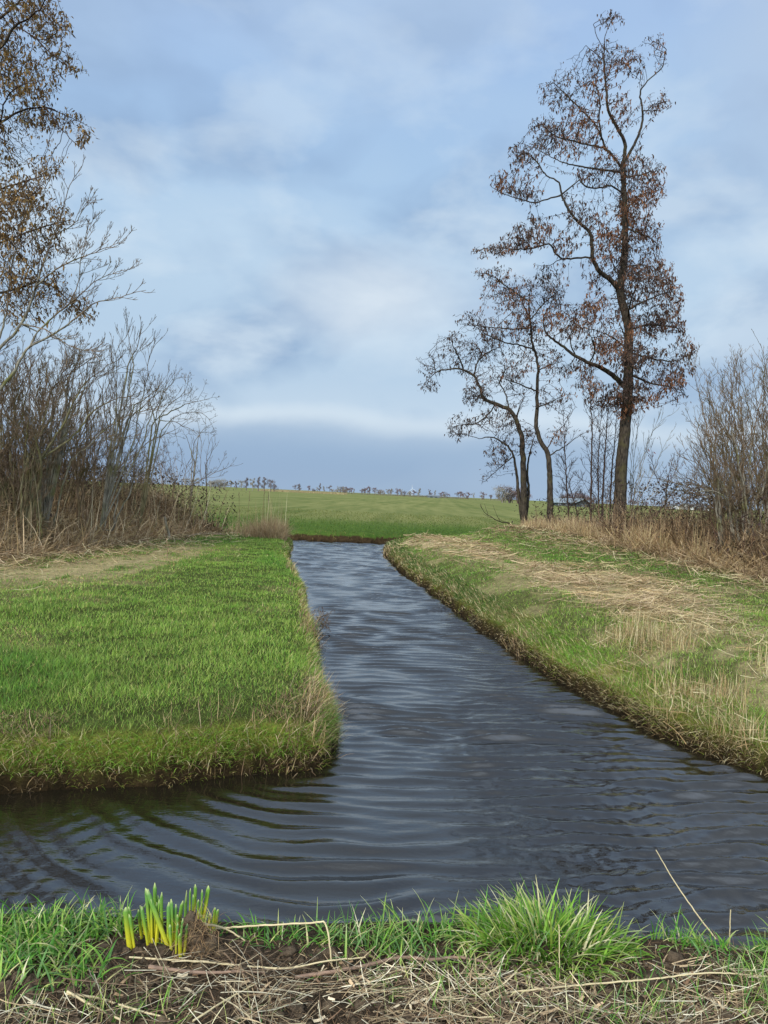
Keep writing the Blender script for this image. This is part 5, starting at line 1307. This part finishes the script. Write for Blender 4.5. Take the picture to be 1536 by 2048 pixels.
for a, b in zip(x, y):
    s_ = min(.026, .0055 * math.exp(rng.normal(0, .75))); h_ = float(_hh([a], [b])[0]) if False else 0
    LVs, LFs = lv8, lf8
    n_ = fbm(LVs[:, 0] * 1.7 + LVs[:, 2] * 1.1 + a * 9, LVs[:, 1] * 1.7 - LVs[:, 2] + b * 9, 3, 2) - .5
    g.V.append((LVs * (1 + 1.1 * n_[:, None]) * s_ * np.array([rng.uniform(.8, 1.4), rng.uniform(.8, 1.4), rng.uniform(.5, .9)]) + [a, b, 0]).astype(np.float32))
    g.F.append(LFs + g.n); g.c.append(np.ones((len(LVs), 3), np.float32)); g.n += len(LVs)
hz_ = height(x, y)
for v, h_ in zip(g.V, hz_): v[:, 2] += h_
tag(link('soil_crumbs', g.mesh('soil_crumbs', True), M_EARTH), 'loose dark soil crumbs scattered over the bare near bank', 'soil', kind='stuff')
# the upright clod of roots beside the daffodils
b = ground_pt(402, 1905)
g_ = Geo()
for (px, py, sx_, sy_, sz_, sd0) in ((402, 1896, .045, .04, .038, 1), (394, 1870, .03, .03, .04, 2), (380, 1838, .020, .020, .022, 3), (420, 1888, .028, .028, .03, 4), (388, 1852, .022, .022, .026, 5)):
    p = D(px, py, b[1]); g_.add(lump(sx_, sy_, sz_, sd0, .6) + p - b, LF, (1, 1, 1))
o = bpy.data.objects.new('earth_clod', g_.mesh('earth_clod', True)); C.objects.link(o); o.location = b; o.data.materials.append(M_EARTH); tag(o, 'crumbly clod of earth and roots sticking up among the daffodil shoots', 'clod')
gr = Geo(); n = 520
th = rng.uniform(0, TAU, n)
q = np.stack([rng.normal(0, .035, n) - .01, rng.normal(0, .025, n) - .01, rng.uniform(.0, .12, n)], 1)
blades(gr, q, th, rng.uniform(.03, .09, n), rng.uniform(.2, 1.8, n), rng.uniform(.2, 2.4, n), np.full(n, .0016), pick(np.array([L(150, 118, 80), L(176, 146, 104), L(104, 80, 58)]), n), segs=5)
r_ = bpy.data.objects.new('root', gr.mesh('root')); C.objects.link(r_); r_.parent = o; r_.data.materials.append(M_DRY)

# stalks and sticks that can be told apart
def stalk(name, label, cat, pts, r0, r1, mat_, group=None, k=6):
    pts = np.array(pts); b = pts.mean(0).copy(); b[2] = pts[:, 2].min()
    t = Tree(); t.add_line(pts, .02, r0, r1, 0.0006); t.rad = t.rmin.copy()
    g_ = Geo(); tube_geo(g_, t.pos - b, t.par, t.rad, np.ones(len(t.pos), bool), k, (1, 1, 1))
    o = bpy.data.objects.new(name, g_.mesh(name, True)); C.objects.link(o); o.location = b; o.data.materials.append(mat_)
    return tag(o, label, cat, group)
M_STRAW = mat_plain('straw', L(206, 186, 140, .85), .55, .16, 25)
M_STICK = mat_plain('stick', L(140, 112, 90, .85), .8, .35, 20, .5)
def on(px, py, dz=.012): p = ground_pt(px, py); p[2] += dz; return p
p3 = on(664, 1932, 0.0); pk = D(650, 1846, p3[1] + .02)
stalk('reed_stalk', 'pale reed stalk bent at a sharp angle beside the daffodils', 'stalk', [D(432, 1857, p3[1] + .16), D(520, 1851, p3[1] + .10), D(600, 1847, p3[1] + .05), D(640, 1844, p3[1] + .02), pk, D(658, 1880, p3[1] + .01), p3], .0034, .0030, M_STRAW)
p0 = G(1432, 1878, .36); stalk('reed_stalk', 'long thin reed stalk leaning out over the dark water', 'stalk', [p0, D(1395, 1830, p0[1] + .03), D(1350, 1765, p0[1] + .07), D(1312, 1700, p0[1] + .10)], .0032, .0018, M_STRAW)
p0 = G(1459, 1895, .36); stalk('reed_stalk', 'short upright reed stub in the grass beside the leaning stalk', 'stalk', [p0, D(1460, 1855, p0[1]), D(1461, 1820, p0[1])], .0026, .0018, M_STRAW)
p0 = on(1119, 1960, 0); stalk('reed_stalk', 'thin straight pale stem crossing the front of the tussock', 'stalk', [p0, D(1119, 1920, p0[1]), D(1118, 1850, p0[1] + .02)], .0020, .0014, M_STRAW)
stalk('stick', 'brown woody stick lying along the edge of the bare soil', 'stick', [on(590, 1962), on(660, 1956, .02), on(720, 1945, .02), on(800, 1932, .03), on(860, 1936, .03), on(920, 1932, .03), on(985, 1935, .012)], .0065, .0045, M_STICK)
stalk('stick', 'paler tapering stick crossing the soil below the daffodils', 'stick', [on(298, 1940), on(350, 1951, .018), on(410, 1955, .016), on(480, 1952, .015), on(530, 1957, .02)], .0075, .0030, M_STICK)
stalk('reed_stalk', 'long straw lying across the soil in line with the woody stick', 'stalk', [on(258, 1921), on(400, 1935, .02), on(560, 1948, .02), on(650, 1940, .03), on(730, 1926, .02)], .0035, .0025, M_STRAW)
stalk('reed_stalk', 'long straight straw lying across the pale straw heap', 'stalk', [on(1010, 1998, .02), on(1150, 1992, .035), on(1300, 1982, .04), on(1420, 1972, .045), on(1560, 1972, .03)], .0032, .0025, M_STRAW)
stalk('reed_stalk', 'thick straw forming a narrow V with another on the soil', 'stalk', [on(132, 1994), on(200, 2008, .016), on(270, 2028, .014), on(340, 2046)], .0042, .0030, M_STRAW)
stalk('reed_stalk', 'straw lying at a slant that closes the narrow V', 'stalk', [on(134, 1993, .016), on(180, 2018, .014), on(240, 2047)], .0042, .0035, M_STRAW)
stalk('reed_stalk', 'straw slanting up over the soil towards the woody stick', 'stalk', [on(385, 2050), on(450, 2012, .018), on(515, 1975, .016)], .0034, .0022, M_STRAW)
stalk('reed_stalk', 'straw slanting beside the earth clod with its end in the grass', 'stalk', [D(408, 1848, on(402, 1905)[1]), on(450, 1874, .03), on(490, 1888, .012)], .0046, .0020, M_STRAW)

# straw litter
g = Geo()
def litter(pix, n, l0, l1, lo, hi, seed, lift=.05, w=(.0014, .0036), pal=None):
    x, y = region(pix, n, .03); x, y = clumped(x, y, lo, hi, seed, 3.2); n = len(x)
    ok = (y < 3.0) & (y > 1.2); x, y = x[ok], y[ok]; n = len(x)
    straws(g, x, y, height(x, y) + rng.uniform(.004, lift, n), rng.uniform(l0, l1, n) * rng.uniform(.5, 1, n), rng.uniform(*w, n), rng.normal(.15, .9, n), rng.normal(0, .16, n), pick(pal if pal is not None else np.array([L(196, 178, 140), L(176, 152, 116), L(214, 202, 170), L(150, 126, 96), L(124, 102, 80), L(104, 86, 68)]), n) * (.6 + .7 * fbm(x * 4, y * 4, seed + 3, 2))[:, None], bend=.18, segs=4)
litter([(640, 1975), (900, 1955), (1150, 1948), (1536, 1968), (1750, 1968), (1750, 2120), (800, 2120)], 1900, .05, .30, .30, .66, 400, .04)
litter([(500, 1925), (900, 1930), (900, 2120), (420, 2120)], 700, .03, .30, .3, .65, 410)
litter([(-150, 1930), (520, 1925), (520, 2120), (-150, 2120)], 650, .02, .26, .35, .65, 420)
litter([(-150, 1890), (1750, 1890), (1750, 2120), (-150, 2120)], 1300, .012, .05, .3, .65, 430, .02, (.0012, .0034))
# broad flat scraps of reed leaf
litter([(-150, 1950), (1750, 1950), (1750, 2120), (-150, 2120)], 200, .03, .10, .2, .7, 440, .03, (.005, .012), np.array([L(206, 176, 136), L(176, 144, 108), L(220, 200, 164), L(148, 116, 88)]))
tag(link('straw_litter', g.mesh('straw_litter'), M_DRY), 'dry straw and reed scraps littering the bare soil of the near bank', 'straw', kind='stuff')
# matted rooty thatch over the soil
g = Geo()
n = 7000
x, y = region([(-150, 1895), (1750, 1895), (1750, 2140), (-150, 2140)], n, .02); n = len(x); ok = (y < 2.95) & (y > 1.2); x, y = x[ok], y[ok]; n = len(x)
blades(g, base_at(x, y, sink=.004), rng.uniform(0, TAU, n), rng.uniform(.02, .09, n), rng.uniform(.6, 1.5, n), rng.uniform(.2, 1.4, n), rng.uniform(.0012, .003, n), pick(np.array([L(96, 74, 54), L(120, 94, 68), L(70, 54, 42), L(146, 118, 86)]), n), segs=4)
tag(link('root_thatch', g.mesh('root_thatch'), M_DRY), 'fine brown rootlets matted over the soil of the near bank', 'roots', kind='stuff')

# things along the banks
p0 = D(632, 1262, 9.6)
t = Tree(); b0 = G(628, 1258, .25)
i1 = t.add_line([b0, G(636, 1240, .30) + [0, 0, .02], G(646, 1232, .28), G(655, 1230, .20)], .04, .008, .003, .004)
i2 = t.add_line([b0 + [0, -.1, 0], G(640, 1262, .2), G(648, 1250, .16), G(656, 1256, .1)], .04, .006, .003, .004, attach=True)
for i in (i1, i2): side_shoots(t, i, .07, .22, (.5, 1.2), .003, .002, 2, .1, .25, start=.1)
t.rad = t.rmin.copy()
fol = hang_leaves(t, .004, 1.2, .028, np.array([L(92, 76, 66), L(120, 100, 84)]) * .8, .8, None, (.5, 2.6), .6, .015, 4, 50)
tree_object('dead_weed', 'dead branching weed overhanging the channel from the grass brink', 'weed', b0, t, .0075, M_BROWNTWIG, M_BROWNTWIG, fol)
for px, lab in (([(336, 1090), (338, 1070), (333, 1052), (330, 1034)], 'short cut stake leaning in front of the hedge'),):
    b = D(*px[0], 21.5); b[2] = float(height([b[0]], [b[1]])[0]) - .02
    stalk('stake', lab, 'stake', [b, D(*px[1], 21.5), D(*px[2], 21.4), D(*px[3], 21.3)], .040, .030, M_PALETWIG, k=8)
def lying(name, label, cat, px, z, r0, r1, m_):
    pts = []
    for x_, y_ in px:
        q = G(x_, y_, .45); q[2] = float(height([q[0]], [q[1]])[0]) + z; pts.append(q)
    return stalk(name, label, cat, pts, r0, r1, m_, k=8)
lying('fallen_branch', 'thick pale branch lying on the grass at the hedge end', 'branch', [(372, 1076), (395, 1070), (420, 1068), (450, 1068)], .06, .055, .035, M_PALETWIG)
lying('fallen_branch', 'thinner grey branch lying behind the thick pale one', 'branch', [(360, 1068), (390, 1060), (420, 1058), (455, 1062)], .10, .035, .015, M_GREY)
lying('fallen_branch', 'cut mossy branch propped beside the arching shrub', 'branch', [(292, 1074), (300, 1066), (306, 1056)], .12, .05, .04, M_MOSSY)
# dead seed heads standing in the field beyond the left reeds
for i, (px, py, h_) in enumerate([(529, 990, 22), (478, 1000, 16), (500, 996, 14), (537, 998, 14), (452, 1004, 16)]):
    b = D(px, 1062, 29.0 if i else 28.6); b[2] = float(height([b[0]], [b[1]])[0])
    top = D(px, py - h_, b[1])
    t = Tree(); idx = t.add_line([b, (b + top) / 2 + rng.normal(0, .03, 3), top], .08, .009, .006, .004)
    side_shoots(t, idx, .12, .16, (.2, .5), .012, .008, 1, .3, .08, start=.82); t.rad = t.rmin.copy()
    g_ = Geo(); tube_geo(g_, t.pos - b, t.par, t.rad, np.ones(len(t.pos), bool), 4, (1, 1, 1))
    o = bpy.data.objects.new('seed_stem', g_.mesh('seed_stem', True)); C.objects.link(o); o.location = b; o.data.materials.append(M_BROWNTWIG)
    tag(o, ['tallest dark seed head standing against the far field', 'dark seed stem rising from the reeds at the ditch corner'][i > 0], 'dead stem', 'seed stems beyond the reeds' if i else None)

# ------------------------------------------------------------------ far away
M_FARBARK = mat_bark('far_bark', L(84, 72, 66, .8), L(118, 104, 96, .8), None, 0, 2, 0)
M_FARTWIG = mat_plain('far_twig', L(112, 98, 92, .8), .9, .2, 2)
M_FARRED = mat_plain('far_twig_reddish', L(112, 82, 74, .8), .9, .2, 2)
M_FARPALE = mat_plain('far_twig_pale', L(146, 136, 118, .8), .9, .2, 2)
def horizon_y(px): return PROJ(np.array([math.tan(math.atan2(px - 768, FPX)) * 4000, 4000, CAM_Z]))[1]
def far_template(seed, kind):
    """a bare tree 10 m tall"""
    r = np.random.default_rng(seed); t = Tree()
    if kind == 'wide':
        hs = r.uniform(2.2, 3.4); t.add_line([(0, 0, -.3), (.1, 0, hs * .5), (r.normal(0, .3), 0, hs), (r.normal(0, .4), r.normal(0, .4), 8.2)], .5, .34, .05, .04)
        c = np.array([(r.normal(0, 1.6), r.normal(0, 1.6), r.uniform(3.2, 8.4)) for _ in range(9)]) * [1.35, 1.35, 1]; rad = r.uniform(.9, 1.8, 9)
    elif kind == 'tall':
        t.add_line([(0, 0, -.3), (0, .1, 3), (.1, 0, 6), (0, 0, 9.4)], .5, .26, .04, .04)
        c = np.array([(r.normal(0, .7), r.normal(0, .7), z) for z in np.linspace(2.8, 9.0, 8)]); rad = r.uniform(.9, 1.5, 8) * np.linspace(1.1, .6, 8)
    else:
        for k in range(5): t.add_line([(r.normal(0, .5), r.normal(0, .5), -.3), (r.normal(0, 1.2), r.normal(0, 1.2), 4), (r.normal(0, 2.0), r.normal(0, 2.0), 7.5)], .5, .18, .05, .04, attach=False)
        c = np.array([(r.normal(0, 2.2), r.normal(0, 2.2), r.uniform(1.5, 7.8)) for _ in range(14)]); rad = r.uniform(1.3, 2.1, 14)
    q = r.normal(0, 1, (420, 3)); q /= np.linalg.norm(q, axis=1, keepdims=True); q *= r.random((420, 1)) ** .4
    j = r.integers(0, len(c), 420); att_ = c[j] + q * rad[j][:, None] * [1, 1, .8]
    att_ = att_[att_[:, 2] > 1.0]
    t.colonize(att_, 4.0, .35, .38, 40, (0, 0, .05), .2)
    t.radii(.045, .3)
    g = Geo(); tube_geo(g, t.pos, t.par, t.rad, t.rad > -1, 3, (1, 1, 1))
    q = r.normal(0, 1, (620, 3)); q /= np.linalg.norm(q, axis=1, keepdims=True); q *= r.random((620, 1)) ** .5; j = r.integers(0, len(c), 620)
    bb = c[j] + q * rad[j][:, None]
    blades(g, bb, r.uniform(0, TAU, 620), r.uniform(.5, 1.3, 620), r.uniform(0, 1.0, 620), r.uniform(-.3, .5, 620), np.full(620, .10 if kind != 'bush' else .13), np.ones((620, 3)), segs=3)
    return g.mesh('bare_tree', False)
TPL = {('wide', c): [] for c in 'grp'}
MM = {'g': M_FARTWIG, 'r': M_FARRED, 'p': M_FARPALE}
TM = {}
for kind in ('wide', 'tall', 'bush'):
    for c in 'grp':
        for v in range(2):
            me = far_template(hash((kind, v)) % 1000 if False else {'wide': 10, 'tall': 20, 'bush': 30}[kind] + v, kind) if c == 'g' else TM[(kind, 'g', v)].copy()
            me.name = 'bare_tree'; me.materials.clear(); me.materials.append(MM[c]); TM[(kind, c, v)] = me
def far_tree(px, top_px, dist, kind, c, label, group, wscale=1.0, name='bare_tree'):
    hy = horizon_y(px)
    p = D(px, hy, dist); base = np.array([p[0], p[1], 0.40])
    by = PROJ(base)[1]
    hgt = (by - top_px) * dist / FPX
    o = bpy.data.objects.new(name, TM[(kind, c, int(rng.integers(0, 2)))]); C.objects.link(o)
    s_ = hgt / 9.6; o.location = base; o.scale = (s_ * wscale, s_ * wscale, s_); o.rotation_euler = (0, 0, rng.uniform(0, TAU))
    return tag(o, label, 'tree', group)
GR = 'trees of the far grove'
for i, (px, h_, k_, c, ws) in enumerate([(422, 12, 'bush', 'p', 1.2), (431, 15, 'bush', 'p', 1.1), (440, 16, 'bush', 'p', 1.0), (449, 17, 'bush', 'p', 1.0), (462, 14, 'wide', 'p', .9), (472, 12, 'tall', 'g', .9), (482, 16, 'wide', 'p', .9), (493, 20, 'tall', 'g', 1.2), (505, 19, 'tall', 'p', 1.2), (517, 22, 'tall', 'g', 1.1), (528, 22, 'tall', 'g', 1.1), (541, 21, 'wide', 'g', .95), (549, 12, 'bush', 'g', .9)]):
    far_tree(px, horizon_y(px) - h_, 430, k_, c, ['pale round bushy tree in the far grove on the horizon', 'slim upright bare tree in the far grove on the horizon', 'spreading bare tree in the far grove on the horizon'][{'bush': 0, 'tall': 1, 'wide': 2}[k_]], {'bush': 'bushy trees of the far grove', 'tall': 'slim trees of the far grove', 'wide': 'spreading trees of the far grove'}[k_], ws)
row = [(590, 9, 'wide', 'g', 1.0), (599, 9, 'tall', 'g', .8), (615, 14, 'wide', 'r', 1.1), (631, 7, 'tall', 'p', .8), (637, 11, 'tall', 'g', .9), (647, 10, 'tall', 'p', .9), (662, 12, 'wide', 'g', .9), (672, 11, 'tall', 'p', 1.0), (685, 9, 'wide', 'g', .8), (697, 8, 'wide', 'r', 1.0), (705, 11, 'wide', 'r', 1.1), (718, 7, 'tall', 'p', .9), (725, 9, 'wide', 'g', .9), (733, 11, 'wide', 'r', 1.1), (743, 10, 'wide', 'r', 1.0), (750, 8, 'tall', 'p', .8), (758, 9, 'wide', 'r', 1.1), (768, 8, 'wide', 'g', .9), (775, 8, 'tall', 'p', .8),
       (784, 8, 'wide', 'g', .8), (795, 10, 'wide', 'r', 1.0), (806, 8, 'tall', 'p', .9), (820, 8, 'tall', 'p', .9), (832, 9, 'wide', 'r', 1.1), (844, 10, 'tall', 'p', 1.1), (857, 11, 'tall', 'g', .9), (886, 7, 'wide', 'r', .9), (911, 10, 'wide', 'g', .9), (920, 10, 'wide', 'r', .9), (928, 9, 'wide', 'r', .9), (941, 12, 'wide', 'r', .9), (955, 11, 'tall', 'p', .8), (967, 10, 'wide', 'r', .9), (975, 9, 'wide', 'r', .9), (984, 11, 'wide', 'g', .9), (993, 10, 'wide', 'r', .9),
       (1190, 9, 'wide', 'g', 1.0), (1265, 8, 'wide', 'g', 1.0), (1292, 9, 'wide', 'r', 1.0), (1325, 8, 'wide', 'g', 1.1), (1355, 8, 'wide', 'g', 1.1), (395, 12, 'wide', 'p', 1.1), (370, 12, 'wide', 'p', 1.1), (345, 12, 'tall', 'g', 1.0)]
row += [(float(a), float(b), str(c_), str(d_), float(e_)) for a, b, c_, d_, e_ in zip(rng.uniform(585, 1000, 34), rng.uniform(4.5, 9, 34), rng.choice(['wide', 'tall', 'bush'], 34), rng.choice(['g', 'r', 'p', 'p'], 34), rng.uniform(.8, 1.3, 34))]
for px, h_, k_, c, ws in row:
    px += rng.normal(0, 3.5); h_ *= rng.uniform(.7, 1.3); ws *= rng.uniform(.85, 1.3)
    lab = {'r': 'tiny reddish brown tree in the row along the horizon', 'g': 'tiny grey brown tree in the row along the horizon', 'p': 'tiny pale slim tree in the row along the horizon'}[c]
    far_tree(px, horizon_y(px) - h_ - 1, rng.uniform(700, 780), k_, c, lab, {'r': 'reddish trees of the far row', 'g': 'grey trees of the far row', 'p': 'pale trees of the far row'}[c], ws)
for px, h_, c, ws in [(1006, 26, 'p', 1.5), (1020, 30, 'g', 1.5), (1034, 27, 'r', 1.4), (1128, 18, 'g', 1.4), (1142, 22, 'r', 1.4), (1158, 22, 'g', 1.4), (1172, 18, 'r', 1.3)]:
    far_tree(px, horizon_y(px) - h_, 330, 'bush', c, 'dense bare tree in the farmyard clump ' + ('beside' if px < 1100 else 'behind') + ' the barns', 'farmyard trees ' + ('beside' if px < 1100 else 'behind') + ' the barns', ws)
# low hedge line along the horizon
g = Geo(); n = 9000
px_ = rng.uniform(560, 1010, n); xx = (px_ - 768) / FPX * 800; yy = 800 + rng.normal(0, 8, n)
k_ = fbm(xx * .05, xx * 0, 500, 3)
blades(g, np.stack([xx, yy, np.full(n, .4)], 1), rng.uniform(0, TAU, n), rng.uniform(.3, 1.9, n) * k_ * 1.7, np.abs(rng.normal(.3, .3, n)), rng.uniform(0, 1, n), np.full(n, .35), pick(np.array([L(120, 116, 92), L(104, 104, 84), L(140, 130, 104)]), n) * .85, segs=3)
n = 5000
px_ = rng.uniform(520, 690, n); xx = (px_ - 768) / FPX * 480; yy = 480 + rng.normal(0, 8, n)
blades(g, np.stack([xx, yy, np.full(n, .4)], 1), rng.uniform(0, TAU, n), rng.uniform(.3, 1.6, n), np.abs(rng.normal(.2, .2, n)), rng.uniform(0, .6, n), np.full(n, .25), pick(np.array([L(176, 160, 116), L(160, 140, 100)]), n) * .85, segs=3)
tag(link('far_undergrowth', g.mesh('far_undergrowth'), M_DRY), 'low pale undergrowth and reeds below the horizon trees', 'undergrowth', kind='stuff')

# wind turbine
M_WHITE = mat_plain('white_paint', L(206, 212, 218, .8), .5, .03, 1)
dist = 2400.0; px = 824
p = D(px, horizon_y(px), dist); b = np.array([p[0], p[1], .4]); k_ = dist / FPX
root = empty('wind_turbine', b); tag(root, 'tiny white wind turbine above the horizon trees', 'wind turbine')
def revolve(prof, nseg=12):
    V = []; 
    for r, z in prof: V += [(r * math.cos(TAU * i / nseg), r * math.sin(TAU * i / nseg), z) for i in range(nseg)]
    m = len(prof); i = np.arange((m - 1) * nseg); a = i // nseg * nseg; j = i % nseg
    return np.array(V), np.stack([a + j, a + (j + 1) % nseg, a + nseg + (j + 1) % nseg, a + nseg + j], 1)
def child(name, V, F, m_, parent, loc=(0, 0, 0), smooth=True):
    o = bpy.data.objects.new(name, mesh(name, V, [F] if not isinstance(F, list) else F, None, smooth)); C.objects.link(o); o.parent = parent; o.location = loc; o.data.materials.append(m_); return o
H = 13 * k_
child('tower', *revolve([(1.2, 0), (1.0, H * .4), (.7, H * .97), (0.0, H * .975)]), M_WHITE, root)
def box(sx_, sy_, sz_, bev=.12):
    import bmesh
    bm = bmesh.new(); bmesh.ops.create_cube(bm, size=1.0)
    for v in bm.verts: v.co = Vector((v.co.x * sx_, v.co.y * sy_, v.co.z * sz_))
    if bev: bmesh.ops.bevel(bm, geom=list(bm.edges), offset=min(sx_, sy_, sz_) * bev, segments=2, affect='EDGES')
    me = bpy.data.meshes.new('box'); bm.to_mesh(me); bm.free(); return me
def boxchild(name, size, loc, m_, parent, bev=.08, rot=(0, 0, 0)):
    me = box(*size, bev); me.name = name; o = bpy.data.objects.new(name, me); C.objects.link(o); o.parent = parent; o.location = loc; o.rotation_euler = rot; me.materials.append(m_); return o
boxchild('nacelle', (2.6, 6.5, 2.6), (0, -1.0, H), M_WHITE, root, .25)
hub = child('hub', *revolve([(0.01, 1.8), (.9, 1.2), (1.3, 0), (1.3, -.6), (0, -.6)]), M_WHITE, root, (0, -5.0, H)); hub.rotation_euler = (math.radians(90), 0, 0)
R_ = 8.5 * k_
for a in (90 + 5, 210 + 5, 330 + 5):
    s_ = 9; t_ = np.linspace(0, 1, s_); w_ = np.interp(t_, [0, .12, .25, 1], [.9, 1.1, 1.9, .35]); th_ = np.interp(t_, [0, .2, 1], [.8, .6, .12])
    V = np.concatenate([[(-w_[i] * .5, -th_[i] * .2, t_[i] * R_), (0, -th_[i] * .5, t_[i] * R_), (w_[i] * .5, 0, t_[i] * R_), (0, th_[i] * .5, t_[i] * R_)] for i in range(s_)])
    i = np.arange((s_ - 1) * 4); q = i // 4 * 4; j = i % 4
    F = np.stack([q + j, q + (j + 1) % 4, q + 4 + (j + 1) % 4, q + 4 + j], 1)
    o = child('blade', V, F, M_WHITE, root, (0, -5.0, H)); o.rotation_euler = (0, math.radians(90 - a), 0)

# barns
M_DARKWALL = mat_plain('dark_boards', L(52, 62, 62, .9), .8, .15, 3)
M_LIGHTROOF = mat_plain('pale_roof_sheet', L(146, 156, 160, .75), .7, .1, 1)
M_GREYROOF = mat_plain('grey_roof_sheet', L(108, 112, 114, .9), .7, .12, 1)
M_WALLPALE = mat_plain('pale_wall', L(206, 204, 196, .9), .8, .06, 1)
def barn(px0, px1, wall_px, ridge_px, dist, depth, label, wall_m, roof_m, name='barn', gable=True, openings=1):
    x0 = D(px0, horizon_y(px0), dist)[0]; x1 = D(px1, horizon_y(px1), dist)[0]; W = x1 - x0
    hw = wall_px * dist / FPX; hr = ridge_px * dist / FPX
    root = empty(name, ((x0 + x1) / 2, dist, .40)); tag(root, label, name.replace('_', ' '))
    h = W / 2; d = depth / 2
    if gable:      # gable end faces the camera
        V = [(-h, -d, -.3), (h, -d, -.3), (h, -d, hw), (0, -d, hr), (-h, -d, hw), (-h, d, -.3), (h, d, -.3), (h, d, hw), (0, d, hr), (-h, d, hw)]
        me = bpy.data.meshes.new('wall'); me.from_pydata(V, [], [(0, 1, 2, 3, 4), (9, 8, 7, 6, 5), (0, 4, 9, 5), (1, 6, 7, 2)])
        slopes = [((-h - .6, hw - .6 * (hr - hw) / h), (0, hr)), ((h + .6, hw - .6 * (hr - hw) / h), (0, hr))]
        o = bpy.data.objects.new('wall', me); C.objects.link(o); o.parent = root; me.materials.append(wall_m)
        V = []; F = []
        for (xa, za), (xb, zb) in slopes:
            n0 = len(V)
            for yy_ in (-d - .8, d + .8): V += [(xa, yy_, za + .05), (xb, yy_, zb + .05), (xb, yy_, zb + .45), (xa, yy_, za + .45)]
            F += [tuple(n0 + np.array(f)) for f in ((0, 1, 2, 3), (4, 7, 6, 5), (3, 2, 6, 7), (0, 4, 5, 1), (0, 3, 7, 4), (1, 5, 6, 2))]
    else:          # long side faces the camera
        V = [(-h, -d, -.3), (h, -d, -.3), (h, -d, hw), (-h, -d, hw), (-h, d, -.3), (h, d, -.3), (h, d, hw), (-h, d, hw), (-h, 0, hr), (h, 0, hr)]
        me = bpy.data.meshes.new('wall'); me.from_pydata(V, [], [(0, 1, 2, 3), (5, 4, 7, 6), (4, 0, 3, 8, 7), (1, 5, 6, 9, 2)])
        o = bpy.data.objects.new('wall', me); C.objects.link(o); o.parent = root; me.materials.append(wall_m)
        V = []; F = []
        for s_ in (-1, 1):
            n0 = len(V)
            for xx_ in (-h - .6, h + .6): V += [(xx_, s_ * (d + .6), hw - .6 * (hr - hw) / d + .05), (xx_, 0, hr + .05), (xx_, 0, hr + .4), (xx_, s_ * (d + .6), hw - .6 * (hr - hw) / d + .4)]
            F += [tuple(n0 + np.array(f)) for f in ((0, 1, 2, 3), (4, 7, 6, 5), (3, 2, 6, 7), (0, 4, 5, 1), (0, 3, 7, 4), (1, 5, 6, 2))]
    me = bpy.data.meshes.new('roof'); me.from_pydata(V, [], [tuple(int(a) for a in f) for f in F]); o = bpy.data.objects.new('roof', me); C.objects.link(o); o.parent = root; me.materials.append(roof_m)
    for q in range(openings):
        fx = (q + .5) / openings - .5
        boxchild('door', (min(3.2, W * .22), .12, hw * .8), (fx * W * .8, -d - .08, hw * .4), M_GREYROOF if wall_m is not M_GREYROOF else M_DARKWALL, root, .05)
    return root
barn(1136, 1168, 7, 14, 300, 22, 'dark gabled barn with a pale roof edge beyond the field', M_DARKWALL, M_LIGHTROOF)
barn(1102, 1133, 6, 13, 306, 14, 'long low barn with a pale sheet roof beside the dark gabled barn', M_DARKWALL, M_LIGHTROOF, gable=False, openings=2)
barn(855, 878, 2.4, 4.4, 720, 16, 'low dark shed on the horizon among the tiny trees', M_GREYROOF, M_GREYROOF, 'shed', False, 2)
barn(1372, 1408, 6, 12, 520, 18, 'grey roofed farmhouse on the horizon beyond the leaning shrub', M_WALLPALE, M_GREYROOF, 'farmhouse', False, 3)
barn(1335, 1352, 5, 9, 540, 12, 'small pale building on the horizon beside the farmhouse', M_WALLPALE, M_GREYROOF, 'outbuilding', True, 1)
